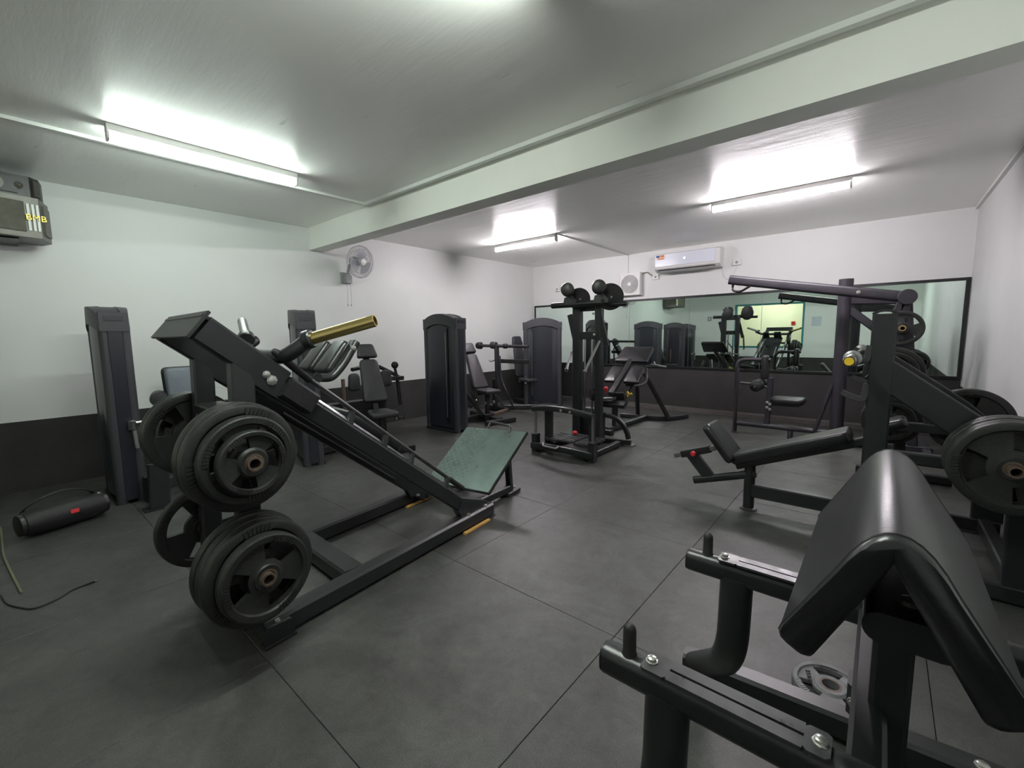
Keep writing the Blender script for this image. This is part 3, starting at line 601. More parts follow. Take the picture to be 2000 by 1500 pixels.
obj('adjust_knob', MB().lathe([(.006, 0), (.006, .02), (.018, .026), (.021, .038), (.016, .05), (0, .052)], (-1.055, Yc-.026, .358), (0, -1, 0), 16), 'red', t)
sd = nrm(V(-.74, Yc, .36)-V(-.955, Yc, .63)); sn = np.cross((0, 1, 0), sd); sn = sn if sn[0] > 0 else -sn
obj('seat_pad', MB().pad(V(-.965, Yc, .60)-sn*.03, (0, 1, 0), sd, [(p[0], p[1]) for p in rrx(.27, .3, .315, .05)][::1], .06, .02, .004) if np.cross((0, 1, 0), sd)@sn > 0 else MB().pad(V(-.965, Yc, .60)-sn*.03, (0, -1, 0), sd, rrx(.27, .3, .315, .05), .06, .02, .004), 'leather', t)
b0, b1 = V(-.77, Yc, .325), V(-.09, Yc, .60); bd = nrm(b1-b0); bn = np.cross(bd, (0, 1, 0)); bn = bn if bn[2] > 0 else -bn
obj('back_frame', MB().bar(b0-bn*.02, b1+bd*.15-bn*.02, .06, .05), S, t)
obj('back_pad', MB().pad(b0+bn*.005, (0, -1, 0), bd, rrx(.22, .25, .72, .04), .07, .014, .0), 'leather', t)
obj('head_pad', MB().pad(V(.0, Yc, .66), (0, -1, 0), bd, rrx(.22, .2, .16, .04), .055, .02), 'leather', t)
obj('back_support', MB().bar((.0, Yc, .12), (-.02, Yc, .6), .06, .06, up=(1, 0, 0)), S, t)
for Yu, s_ in ((2.95, -1), (3.91, 1)):
    obj('upright', MB().bar((.0, Yu, .03), (.0, Yu, 1.36), .1, .06, up=(0, 1, 0)), S, t)
    obj('upright_cap', MB().sweep([(-.05, Yu, 1.36), (-.025, Yu, 1.374), (.0, Yu, 1.379), (.025, Yu, 1.374), (.05, Yu, 1.36)], rr(.06, .012)), S, t)
    obj('brace', MB().sweep(smooth([(-.02, Yu, 1.085), (.42, Yu, .745), (.55, Yu, .58), (.56, Yu, .08)], .12, 6), rr(.05, .14), up=(.6, 0, 1)), S, t)
    obj('side_rail', MB().bar((-.02, Yu, .05), (.62, Yu, .05), .06, .08), S, t); obj('cross_rail', MB().bar((.05, Yu, .63), (.5, Yu, .63), .05, .06), S, t)
    for z in (.97, 1.17):
        obj('bar_hook', MB().sweep(smooth([(-.05, Yu+.02*s_, z+.03), (-.06, Yu+.02*s_, z-.06), (-.12, Yu+.02*s_, z-.04), (-.155, Yu+.02*s_, z-.02)], .03), rr(.03, .018), up=(0, 1, 0)), 'steel_worn', t)
    for x, z, ln in ((.45, .69, .3),): obj('plate_horn', MB().pipe((x, Yu+.02*s_, z), (x, Yu+ln*s_, z), .0245, .018), 'rust', t)
obj('rear_beam', MB().bar((.55, 2.95, .06), (.55, 3.91, .06), .06, .08), S, t); obj('mid_beam', MB().bar((.0, 2.95, .145), (.0, 3.91, .145), .06, .09), S, t)
PG2 = 'grip plates stored on the incline bench press'
for i, (R, lb) in enumerate(((.205, 'big black grip plate, next to the brace on the rack horn beside the preacher pad'), (.205, 'big black grip plate, second from the brace beside the preacher pad'), (.2, 'big black grip plate, third from the brace beside the preacher pad'), (.2, 'big black grip plate, outermost on the rack horn beside the preacher pad'))):
    plate((.45, 2.875-.05*i, .69), (0, -1, 0), R, .044, lb, .5+i*.9, group=PG2)
for i, (R, lb) in enumerate(((.21, 'big black grip plate with a light slot, nearest the far brace of the incline rack'), (.205, 'big black grip plate, second behind the far brace of the incline rack'), (.2, 'big black grip plate, outermost behind the far brace of the incline rack'))):
    plate((.45, 3.975+.055*i, .69), (0, 1, 0), R, .044, lb, 1.3+i, group=PG2)
# barbell resting in the upper hooks
t = thing('barbell', 'steel barbell with a yellow end cap resting in the rack hooks', 'barbell', (-.115, 3.43, 1.135)); bz = 1.135; bx = -.115
obj('shaft', MB().tube([(bx, 2.85, bz), (bx, 4.0, bz)], .0135, 14), 'chrome', t)
for s_, y0, y1 in ((-1, 2.86, 2.56), (1, 4.0, 4.32)):
    obj('sleeve', MB().lathe([(.03, 0), (.04, .004), (.04, .03), (.03, .034), (.025, .038), (.025, abs(y1-y0)-.004), (.022, abs(y1-y0))], (bx, y0, bz), (0, s_, 0), 24), 'steel_dull', t)
    obj('end_cap', MB().cyl((bx, y1, bz), (bx, y1+.004*s_, bz), .019, 20), 'yellow', t); obj('cap_ring', MB().lathe([(.0185, 0), (.0185, .002), (.023, .002), (.023, 0)], (bx, y1, bz), (0, s_, 0), 24), 'frame_black', t)
# ------------------------------------------------------------------ plate loaded lat pulldown
t = thing('lat_pulldown_machine', 'purple black plate loaded lat pulldown with a long overhead lever arm', 'gym machine', (-.6, 6.03, 0)); S = 'steel_purple'; Y = 6.03
obj('main_post', MB().tube([(-.345, Y, .0), (-.345, Y, 1.83)], .066, 24), S, t)
obj('base_beam', MB().sweep([(-1.36, Y, .125), (-.3, Y, .125)], rr(.07, .06, .025, 4)), S, t)
obj('front_leg', MB().tube(smooth([(-1.385, Y, 0), (-1.385, Y, .935), (-1.02, Y, .935)], .1, 6), .026, 14), S, t)
obj('leg_flange', MB().lathe([(.045, 0), (.045, .01), (.03, .015)], (-1.385, Y, 0), (0, 0, 1), 20), S, t)
obj('foot_stub', MB().tube([(-.78, Y, 0), (-.78, Y, .11)], .03), S, t)
obj('knee_post', MB().bar((-1.03, Y, .13), (-1.01, Y, .72), .05, .06, up=(1, 0, 0)), S, t)
obj('knee_pad', MB().pad((-1.04, Y+.08, .7), (0, -1, 0), (0, 0, 1), [(p[0]+.08, p[1]) for p in rrx(.15, .13, .29, .03)], .075, .025), 'leather', t)
obj('thigh_axle', MB().tube([(-1.13, Y-.25, .63), (-1.13, Y+.25, .63)], .014), 'chrome', t)
for s_ in (-1, 1): obj('thigh_roller', MB().lathe([(.04, 0), (.064, .01), (.068, .03), (.068, .14), (.064, .16), (.04, .17)], (-1.13, Y+.06*s_, .63), (0, s_, 0), 24), 'leather', t)
obj('roller_arm', MB().tube(smooth([(-1.04, Y, .6), (-1.13, Y, .63), (-1.34, Y, .64)], .04), .016), 'steel_worn', t)
for z in (.36, .42): bolt(t, (-1.03, Y-.035, z), (0, -1, 0), .014); bolt(t, (-1.0, Y-.035, z-.02), (0, -1, 0), .014)
obj('seat_pad', MB().pad((-.995, Y-.15, .425), (1, 0, 0), (0, 1, 0), [(p[1], p[0]+.15) for p in rrx(.26, .32, .345, .06)][::-1], .07, .025, .004), 'leather', t)
obj('seat_bracket', MB().bar((-1.02, Y, .4), (-.7, Y, .41), .06, .035), S, t)
obj('rear_strut', MB().tube([(-.54, Y-.03, .13), (-.40, Y-.03, .68)], .02), S, t)
obj('axle_tube', MB().cyl((.15, 5.6, 1.585), (.15, 6.2, 1.585), .072, 28, .06), S, t)
obj('rear_post', MB().bar((.3, Y, 0), (.16, Y, 1.55), .07, .09, up=(1, 0, 0)), S, t)
obj('top_beam', MB().bar((-.3, Y, 1.6), (.14, Y, 1.58), .07, .09), S, t); obj('post_brace', MB().bar((-.3, Y, 1.5), (.2, Y, 1.05), .06, .08), S, t)
obj('rear_base', MB().bar((-.3, Y, .05), (.45, Y, .05), .08, .08), S, t); obj('rear_foot', MB().bar((.4, Y-.4, .04), (.4, Y+.4, .04), .07, .07), S, t)
for Ya, s_, dz in ((5.68, -1, 0.),):
    xf = -1.43 if s_ < 0 else -1.055; zf = 1.89 if s_ < 0 else 1.68
    obj('lever_arm', MB().sweep([(xf, Ya, zf), (.15, Ya, 1.585)], rr(.075, .105, .026, 3)), S if s_ < 0 else 'frame_black', t)
    obj('lever_drop', MB().bar((.12, Ya, 1.56), (-.02, Ya, 1.1), .05, .07, up=(1, 0, 0)), S, t)
    obj('handle_mount', MB().bar((xf+.08, Ya, zf-.055), (xf+.2, Ya, zf-.075), .04, .03), S, t)
    hx = xf+.02
    obj('handle', MB().tube(smooth([(hx+.02, Ya, zf-.05), (hx+.015, Ya, zf-.13), (hx+.1, Ya, zf-.15), (hx+.21, Ya-.02, zf-.09), (hx+.2, Ya, zf-.07)], .04), .013, 10), 'rubber', t)
    bolt(t, (-.22, Ya-.036, zf+(1.585-zf)*(-.22-xf)/(.15-xf)), (0, -1, 0), .014)
    obj('weight_horn', MB().pipe((.13, Ya-.02*s_, 1.29), (.13, Ya+.2*s_, 1.29), .0245, .018), 'brass', t); obj('horn_link', MB().bar((.15, Ya, 1.585), (.13, Ya, 1.27), .05, .07, up=(1, 0, 0)), S, t)
    plate((.13, Ya+.075*s_, 1.29), (0, s_, 0), .163, .045, 'black grip plate with open slots on the lever horn of the lat pulldown', .9)
# plate tree between the incline rack and the pulldown
t = thing('plate_tree', 'low black plate storage stand behind the incline rack near the wall', 'plate rack', (.16, 4.95, 0)); S = 'steel'
obj('post', MB().bar((.16, 4.95, .05), (.16, 4.95, 1.1), .08, .08, up=(0, 1, 0)), S, t); obj('base_beam', MB().bar((-.12, 4.95, .04), (.5, 4.95, .04), .08, .07), S, t); obj('base_beam', MB().bar((.16, 4.65, .04), (.16, 5.25, .04), .08, .07), S, t)
PG3 = 'grip plates on the plate tree'
for x, z, Rs in ((.08, .93, (.2, .2, .163)), (.09, .52, (.205, .2, .163))):
    obj('plate_horn', MB().pipe((x, 4.95, z), (x, 4.66, z), .0245, .018), 'rust', t)
    if abs(x-.16) > .05: obj('horn_arm', MB().bar((.16, 4.95, z), (x, 4.95, z), .05, .05), S, t)
    for i, R in enumerate(Rs):
        plate((x, 4.88-.052*i, z), (0, -1, 0), R, .046, {0: 'grip plate innermost', 1: 'grip plate second', 2: 'grip plate outermost'}[i]+{.93: ' on the upper wide horn of the plate tree', .52: ' on the low wide horn of the plate tree'}[z], .4+i*1.3+x, group=PG3)
# ------------------------------------------------------------------ weight stack towers
def tower(t, O, rot, w_=.62, d_=.19, h_=1.55, slot=.25, arch=.07, hz=0.):
    c, s = math.cos(rot), math.sin(rot); ex, ey = V(c, s, 0), V(-s, c, 0); O = V(*O)     # O: middle of the front edge on the floor
    def P(x, y, z): return O+ex*x+ey*y+V(0, 0, z)
    def outline(hw, top, n=12): return [(-hw, 0.)]+[(hw*(2*k/n-1), top-arch*(2*k/n-1)**2) for k in range(n+1)]+[(hw, 0.)]
    obj('shroud_frame', MB().prism([P(x, .02, z+hz) for x, z in outline(w_/2-.02, h_-.03-hz)], ey*(d_-.04)), 'shroud_dark', t)
    for yy, sg in ((0, 1), (d_, -1)):
        # bowed panel with a cap band above it
        m = MB(); n = 10; vs = []; fs = []
        ow = w_/2-.075
        for k in range(n+1):
            x = ow*(2*k/n-1); b = .022*(1-(2*k/n-1)**2)*sg
            for z in (.06, h_-.15): vs.append(P(x, yy-b+.012*sg, z+(0 if z < 1 else -arch*.8*(2*k/n-1)**2)))
            for z in (.06, h_-.15): vs.append(P(x, yy+.03*sg, z))
        for k in range(n):
            a = 4*k; fs += [(a, a+4, a+5, a+1), (a+2, a+3, a+7, a+6), (a+1, a+5, a+7, a+3), (a, a+2, a+6, a+4)]
        fs += [(0, 1, 3, 2), (4*n, 4*n+2, 4*n+3, 4*n+1)]
        pn = obj('panel', m.add(vs, fs), 'shroud_dark', t)
        cp = MB(); vs = []; fs = []
        for k in range(n+1):
            f_ = 2*k/n-1; x = (w_/2-.01)*f_; b = .03*(1-f_*f_)*sg; zt = h_-arch*f_*f_
            vs += [P(x, yy-b+.008*sg, zt-.005), P(x, yy-b+.004*sg, zt-.14), P(x, yy+.045*sg, zt), P(x, yy+.045*sg, zt-.14)]
        for k in range(n):
            a = 4*k; fs += [(a, a+4, a+5, a+1), (a+2, a+3, a+7, a+6), (a, a+2, a+6, a+4), (a+1, a+5, a+7, a+3)]
        fs += [(0, 1, 3, 2), (4*n, 4*n+2, 4*n+3, 4*n+1)]
        obj('cap_band', cp.add(vs, fs), 'shroud', t)
        for sx in (-1, 1):
            x = sx*(w_/2-.045); obj('corner_pillar', MB().sweep([P(x, yy+.035*sg, hz), P(x, yy+.035*sg, h_-arch*.75-.1)], rr(.085, .07, .03, 4), up=ey), 'shroud', t)
        if slot and sg > 0:
            obj('pin_slot', MB().bar(P(slot, -.012, .12), P(slot, -.012, h_-.2), .045, .012, up=ey), 'frame_black', pn)
            obj('stack_rod', MB().tube([P(slot-.005, -.02, .2), P(slot-.005, -.02, h_-.25)], .006, 8), 'steel_dull', pn)
    for sx in (-1, 1):
        x = sx*w_/2; obj('side_strip', MB().bar(P(x-.012*sx, d_/2, .03+hz), P(x-.012*sx, d_/2, h_-arch-.03), .022, d_*.45, up=ey), 'shroud_dark', t)
        sc = obj('side_cap', MB().bar(P(x-.01*sx, d_/2, h_-arch-.13), P(x-.01*sx, d_/2, h_-arch+.012), .03, d_*.92, up=ey), 'shroud', t)
        obj('cap_slit', MB().bar(P(x+.006*sx, d_/2, h_-arch-.05), P(x+.006*sx, d_/2, h_-arch-.015), .006, d_*.6, up=ey), 'shroud_dark', sc)
    obj('top_cover', MB().prism([P(x, .03, z) for x, z in [((w_/2-.03)*(2*k/12-1), h_-.004-arch*(2*k/12-1)**2) for k in range(13)]+[((w_/2-.03)*(1-2*k/12), h_-.03-arch*(1-2*k/12)**2) for k in range(13)]], ey*(d_-.06)), 'shroud', t)
    obj('base_plate', MB().bar(P(-w_/2+.02, d_/2, .012), P(w_/2-.02, d_/2, .012), d_*1.1, .024), 'frame_black', t)
    return P
def seat(t, bt, bb, sf, wd=.3, head=True, m='leather_matte', y0=0.):
    # bt/bb: top and bottom middle of the back pad, sf: front middle of the seat
    bt, bb, sf = V(*bt), V(*bb), V(*sf); up = nrm(bt-bb); fw = nrm(V(sf[0]-bb[0], sf[1]-bb[1], 0)); sd = np.cross((0, 0, 1), fw); L_ = np.linalg.norm(bt-bb)
    if np.cross(sd, up)@fw < 0: sd = -sd
    obj('back_pad', MB().pad(bb, sd, up, [(p[0], p[1]) for p in rrx(wd, wd*.68, L_, .05)], .07, .022, .004), m, t)
    if head: obj('headrest', MB().pad(bt+up*.02, sd, up, rrx(wd*.82, wd*.6, .17, .035), .07, .02), m, t)
    obj('back_post', MB().bar(bb-up*.1-fw*.03, bt+up*(.12 if head else 0)-fw*.03, .07, .05, up=fw), 'steel', t)
    sL = np.linalg.norm((sf-bb)[:2]); s0 = V(bb[0], bb[1], sf[2]-.06)+fw*.04
    sdl = np.cross(fw, (0, 0, 1)); sdl = sdl if np.cross(sdl, fw)[2] > 0 else -sdl
    obj('seat_pad', MB().pad(s0, sdl, fw, rrx(wd*.8, wd*1.1, sL, .06), .065, .024, .004), m, t)
    obj('seat_post', MB().bar(s0+fw*sL*.5, (s0+fw*sL*.45)*V(1, 1, 0)+V(0, 0, .04), .06, .06, up=fw), 'steel', t)
    obj('floor_beam', MB().bar(V(bb[0], bb[1], .05)-fw*.25, V(bb[0], bb[1], .05)+fw*(sL+.2), .08, .08), 'steel', t)
    obj('foot_beam', MB().bar(V(bb[0], bb[1], .04)+fw*(sL+.2)-sd*.25, V(bb[0], bb[1], .04)+fw*(sL+.2)+sd*.25, .07, .07), 'steel', t)
    return fw, sd, up
S = 'steel'
# machine by the speaker wall
t = thing('selectorized_machine', 'weight stack machine against the white wall below the wall speakers', 'gym machine', (-4.6, .75, 0))
P = tower(t, (-4.735, .5, 0), 0, .57, .19, 1.55, slot=0)
obj('pulley_rod', MB().tube([(-4.45, .64, .635), (-4.42, 1.0, .62)], .016), 'chrome', t); obj('pulley_head', MB().cyl((-4.43, .63, .66), (-4.43, .63, .585), .028), 'chrome', t)
obj('chrome_rod', MB().tube([(-4.42, .64, .58), (-4.41, .645, .44)], .016), 'steel_dull', t)
obj('base_box', MB().box((-4.7, .66, 0), (-4.36, .74, .2), .01), S, t)
for z in (.05, .17): bolt(t, (-4.355, .7, z), (1, 0, 0), .014)
obj('leg_post', MB().bar((-4.15, .7, .01), (-4.18, .72, .34), .06, .13, up=(0, 1, 0)), S, t); obj('leg_flange', MB().box((-4.2, .6, 0), (-4.1, .8, .012)), S, t)
obj('floor_beam', MB().bar((-4.4, .8, .12), (-4.7, 1.55, .12), .07, .09), S, t); obj('link_beam', MB().bar((-4.6, .7, .1), (-4.16, .7, .1), .06, .07), S, t)
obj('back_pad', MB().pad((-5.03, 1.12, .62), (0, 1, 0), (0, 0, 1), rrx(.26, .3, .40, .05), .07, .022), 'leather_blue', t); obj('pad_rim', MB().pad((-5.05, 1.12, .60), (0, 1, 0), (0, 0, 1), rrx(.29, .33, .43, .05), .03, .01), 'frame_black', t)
obj('pad_post', MB().bar((-5.03, 1.15, .05), (-5.06, 1.13, .7), .06, .06, up=(0, 1, 0)), S, t); obj('seat_pad', MB().pad((-4.95, 1.0, .42), (1, 0, 0), (0, 1, 0), [(p[1], p[0]+.16) for p in rrx(.3, .34, .36, .05)][::-1], .07, .022), 'leather_matte', t)
obj('seat_post', MB().bar((-4.75, 1.15, .1), (-4.75, 1.15, .44), .06, .06, up=(0, 1, 0)), S, t)
obj('roller', MB().lathe([(.03, 0), (.06, .008), (.065, .03), (.065, .2), (.06, .225), (.03, .23)], (-5.05, .93, .76), (.97, -.2, 0), 24), 'leather_matte', t); obj('roller_arm', MB().tube(smooth([(-4.9, .9, .76), (-4.88, 1.05, .68), (-4.8, 1.1, .3)], .05), .018), S, t); bolt(t, (-4.86, .93, .71), (1, 0, 0), .02, 'pivot_cap')
# pec machine behind the hack squat
t = thing('pec_fly_machine', 'seated pec fly machine with dark seat facing the room behind the hack squat', 'gym machine', (-4.5, 2.5, 0))
P = tower(t, (-4.575, 1.955, 0), -.3, .57, .19, 1.565, slot=0)
bt, bb, sf = PX(717, 704, -4.72), PX(733, 786, -4.55), PX(752, 806, -4.22)
fw, sd, up = seat(t, bt, bb, sf, .3)
obj('arm_bow', MB().tube([PX(688, 722, -4.75), PX(705, 718, -4.85), PX(740, 716, -4.85), PX(765, 728, -4.75), PX(782, 738, -4.7)], .024, 12), S, t)
for pc in ((690, 746), (752, 738)):
    q = PX(*pc, -4.62); obj('arm_pad', MB().pad(q-V(0, 0, .1), sd, (0, 0, 1), rrx(.14, .12, .2, .05), .07, .022), 'leather_matte', t)
q0, q1, q2 = PX(771, 713, -4.6), PX(775, 738, -4.6), PX(782, 790, -4.6)
obj('arm_lever', MB().tube([q1+V(0, 0, .03), q2], .022, 12), S, t); obj('ball_grip', MB().lathe([(0, -.045), (.028, -.036), (.043, -.012), (.043, .012), (.028, .036), (0, .045)], q0, (0, 0, 1), 18), 'rubber', t)
obj('grip_stem', MB().tube([q0-V(0, 0, .03), q1], .018), S, t); obj('grip_joint', MB().box(tuple(q1-V(.05, .05, .03)), tuple(q1+V(.05, .08, .02)), .01), S, t)
q = PX(678, 740, -4.5); obj('arm_lever', MB().tube([q+V(0, -.05, 0), q+V(0, -.05, -.35)], .02), 'rust', t)
q3 = PX(774, 817, -4.4); obj('foot_lever', MB().tube(smooth([PX(772, 800, -4.4), PX(776, 818, -4.4), PX(790, 815, -4.55), PX(790, 795, -4.6)], .05), .014), S, t)
obj('chrome_end', MB().cyl(q3-V(0, 0, .02), q3+V(0, 0, .03), .018), 'chrome', t); obj('frame_link', MB().bar((-4.6, 2.0, .06), (-4.6, 2.9, .06), .08, .08), S, t)
obj('back_box', MB().box((-5.0, 2.35, 0), (-4.85, 3.2, .5), .02), 'steel', t)
# seated machine beside the freestanding round-fronted tower
t = thing('shoulder_press_machine', 'seated machine with a tall round fronted stack tower and reclined pad', 'gym machine', (-4.6, 4.4, 0))
P = tower(t, (-4.525, 3.83, 0), 0, .66, .2, 1.575, slot=.16, arch=.08)
bt, bb, sf = PX(917, 694, -4.95), PX(937, 760, -4.7), PX(962, 762, -4.35)
seat(t, bt, bb, sf, .27)
obj('side_strut', MB().bar(PX(902, 758, -4.75), PX(948, 818, -4.5), .04, .06), S, t); obj('side_strut', MB().bar(PX(903, 783, -4.8), PX(921, 796, -4.75), .03, .03), 'steel_worn', t)
obj('foot_block', MB().bar(PX(945, 816, -4.45), PX(962, 812, -4.42), .09, .1), S, t)
obj('foot_lever', MB().bar(PX(962, 810, -4.42), PX(990, 801, -4.5), .06, .05), 'rust', t)
for px_ in ((930, 783), (948, 787), (964, 785)): q = PX(*px_, -4.5); obj('pivot_cap', MB().cyl(q, q+V(.02, -.01, 0), .022), 'chrome', t)
obj('link_rod', MB().tube([PX(968, 772, -4.5), PX(984, 793, -4.5)], .014), 'steel_worn', t); obj('frame_link', MB().bar((-4.6, 4.0, .06), (-4.6, 4.9, .06), .08, .08), S, t)
# press machine in the corner with the tower turned to the room
t = thing('chest_press_machine', 'corner press machine with horizontal bars and a stack tower turned outward', 'gym machine', (-4.6, 5.9, 0)); Y = 5.35
e0, e1 = V(-4.86, 6.05, 0), V(-4.31, 6.43, 0); P = tower(t, (e0+e1)/2, math.atan2(e1[1]-e0[1], e1[0]-e0[0]), .68, .2, 1.575, slot=-.18, arch=.09)
obj('bar_roller', MB().lathe([(.02, 0), (.055, .01), (.06, .03), (.06, .09), (.05, .1), (.02, .105)], PY(932, 675, Y), (1, 0, 0), 20), 'rubber', t)
obj('press_bar', MB().tube([PY(936, 675, Y), PY(1032, 677, Y)], .026, 14), 'steel_purple', t); obj('bar_collar', MB().cyl(PY(960, 674, Y), PY(969, 675, Y), .06, 20), 'steel_purple', t); obj('bar_collar', MB().cyl(PY(984, 676, Y), PY(990, 676, Y), .042, 20), S, t)
obj('column', MB().bar(PY(970, 677, Y), PY(972, 756, Y), .06, .07, up=(0, 1, 0)), 'steel_purple', t)
obj('lower_bar', MB().bar(PY(978, 705, Y), PY(1032, 707, Y), .05, .065), S, t); obj('hook', MB().tube(smooth([PY(955, 704, Y), PY(958, 706, Y), PY(975, 700, Y)], .02), .011), 'chrome', t)
obj('front_tube', MB().tube(smooth([PY(976, 695, Y-.05), PY(978, 738, Y-.05), PY(990, 768, Y-.05), PY(1003, 797, Y+.12)], .1), .016), 'steel_purple', t)
obj('floor_rail', MB().bar((-5.0, 5.5, .045), (-4.2, 6.2, .045), .07, .08), S, t); obj('floor_rail', MB().bar((-5.1, 5.42, .045), (-4.7, 5.42, .045), .07, .08), S, t)
obj('column_foot', MB().bar((-4.95, 5.38, .05), (-4.95, 5.38, .55), .07, .07, up=(0, 1, 0)), S, t)
bt, bb, sf = V(-5.18, 6.25, 1.06), V(-5.08, 6.25, .5), V(-4.72, 6.12, .5); seat(t, bt, bb, sf, .27)
for px_ in ((1015, 745), (1027, 737), (1027, 748)): q = PY(*px_, 5.9); obj('pivot_cap', MB().cyl(q, q+V(.01, -.02, 0), .018), 'chrome', t)
# ------------------------------------------------------------------ standing machine in the middle of the room
t = thing('standing_lateral_raise_machine', 'freestanding machine with two round cams on top and a foot platform', 'gym machine', (-2.5, 4.1, 0)); Yu = 4.3
for xa, wd in ((-2.66, .1), (-2.385, .075)): obj('upright', MB().bar((xa, Yu, .04), (xa, Yu, 1.59), wd, .09, up=(0, 1, 0)), S, t)
obj('top_window', MB().bar((-2.62, Yu, 1.56), (-2.41, Yu, 1.56), .04, .06), S, t); obj('cross_plate', MB().bar((-2.62, Yu-.02, 1.26), (-2.4, Yu-.02, 1.26), .03, .085), S, t)
for q in ((-2.43, 1.5), (-2.42, 1.27), (-2.57, 1.6), (-2.5, 1.6), (-2.39, 1.6)): bolt(t, (q[0], Yu-.05, q[1]), (0, -1, 0), .012)
obj('crossbar', MB().tube([(-2.92, 4.17, 1.605), (-2.28, 4.17, 1.605)], .033, 16), S, t); obj('crossbar_cap', MB().lathe([(.04, 0), (.045, .01), (.045, .03), (.03, .036)], (-2.28, 4.17, 1.605), (1, 0, 0), 20), S, t)
obj('axle_rod', MB().tube([(-2.26, 4.24, 1.585), (-2.03, 4.24, 1.585)], .026, 12), S, t)
for xc, R in ((-2.615, .122), (-2.235, .14)):
    obj('cam_disc', MB().lathe([(R*.9, 0), (R, .008), (R, .03), (R*.9, .038)], (xc, 4.26, 1.665), (.42, -.9, 0), 36), 'rubber', t)
    bolt(t, (xc+.03, 4.22, 1.66), (0, -1, 0), .012)
    obj('roller_pad', MB().lathe([(.05, 0), (.068, .008), (.072, .025), (.072, .13), (.066, .145), (.05, .15)], (xc-.06, 4.12, 1.755), (.5, -.87, 0), 26), 'leather', t)
    obj('pad_arm', MB().tube([(xc-.09, 4.2, 1.755), (xc-.03, 4.07, 1.755)], .02), S, t); obj('pad_link', MB().bar((xc-.08, 4.2, 1.755), (xc-.01, 4.24, 1.68), .03, .05), S, t)
    obj('cam_bracket', MB().prism([(xc-.14, 4.14, 1.6), (xc-.12, 4.14, 1.68), (xc-.04, 4.14, 1.70), (xc+.02, 4.14, 1.64), (xc+.02, 4.14, 1.6)], (0, .04, 0)), 'steel_worn', t)
    obj('cam_plate', MB().bar((xc-.14, 4.28, 1.5), (xc-.05, 4.28, 1.15), .06, .02, up=(0, 1, 0)), S, t)
for xa in (-2.565, -2.47): obj('guide_rod', MB().tube([(xa, Yu, .35), (xa, Yu, 1.24)], .013), 'chrome', t)
for a_, b_ in (((-2.63, 4.12, 1.08), (-2.56, 3.92, .91)), ((-2.30, 4.15, 1.2), (-2.33, 3.92, .905))):
    obj('handle_rod', MB().tube([a_, b_], .015, 12), 'steel_dull', t); obj('handle_end', MB().lathe([(.012, 0), (.022, .006), (.022, .02), (0, .026)], b_, V(*b_)-V(*a_), 14), 'chrome', t)
ns = 14
for i in range(ns): obj('stack_plate', MB().box((-2.66, 4.33, .08+.022*i), (-2.38, 4.45, .1+.022*i), .003), 'steel', t)
obj('stack_head', MB().box((-2.6, 4.34, .39), (-2.44, 4.44, .43)), 'steel_dull', t); obj('rope_drum', MB().cyl((-2.49, 4.3, .6), (-2.43, 4.36, .6), .075, 24), 'rubber', t)
arc = [(-2.87+.73*k/10, 3.73-.07*math.sin(math.pi*k/10), .475+.045*math.sin(math.pi*k/10)) for k in range(11)]
obj('front_arch', MB().sweep(arc, rr(.045, .06, .015, 2)), S, t); bolt(t, (-2.45, 3.64, .51), (0, -1, 0), .012); bolt(t, (-2.35, 3.65, .5), (0, -1, 0), .012)
for x in (-2.86, -2.15): obj('front_rod', MB().tube([(x, 3.76, .16), (x, 3.76, .47)], .014), 'chrome', t); obj('rod_foot', MB().box((x-.035, 3.72, .0), (x+.035, 3.8, .2), .008), S, t)
obj('front_post', MB().bar((-2.74, 3.84, .04), (-2.74, 3.84, .47), .085, .06, up=(0, 1, 0)), S, t); obj('front_post', MB().bar((-2.2, 3.84, .04), (-2.2, 3.84, .47), .05, .06, up=(0, 1, 0)), S, t)
for i in range(3):
    x = -2.75+.19*i; fp = obj('foot_board', MB().box((x, 3.76, .145+.01*(i % 2)), (x+.17, 4.12, .165+.01*(i % 2)), .006), 'steel_worn', t)
    for j in range(5): obj('grip_rib', MB().box((x+.015, 3.79+.065*j, .163+.01*(i % 2)), (x+.155, 3.8+.065*j, .169+.01*(i % 2)), .002), 'rubber', fp)
obj('front_rail', MB().sweep([(-2.88+.75*k/8, 3.72-.05*math.sin(math.pi*k/8), .07+.03*math.sin(math.pi*k/8)) for k in range(9)], rr(.05, .07, .015, 2)), S, t)
obj('lift_handle', MB().tube(smooth([(-2.7, 3.68, .13), (-2.68, 3.64, .11), (-2.5, 3.62, .11), (-2.48, 3.66, .13)], .03), .012), 'steel_dull', t)
obj('adjust_knob', MB().lathe([(.008, 0), (.008, .02), (.024, .03), (.026, .05), (.015, .06), (0, .062)], (-2.53, 4.05, .16), (0, -.3, 1), 16), 'red', t)
for x in (-2.8, -2.22): obj('base_rail', MB().bar((x, 3.74, .04), (x, 4.45, .04), .06, .06), S, t)
obj('rear_bow', MB().sweep([(-2.38+.24*math.sin(q), 4.45+.1*math.sin(q), .05+.3*math.cos(q)) for q in np.linspace(0, 1.45, 8)], rr(.05, .05), up=(0, 1, 0)), S, t)
obj('rear_base', MB().bar((-2.7, 4.45, .04), (-2.12, 4.58, .04), .06, .06), S, t); obj('rear_foot', MB().box((-2.19, 4.54, 0), (-2.09, 4.64, .015)), 'steel_dull', t)
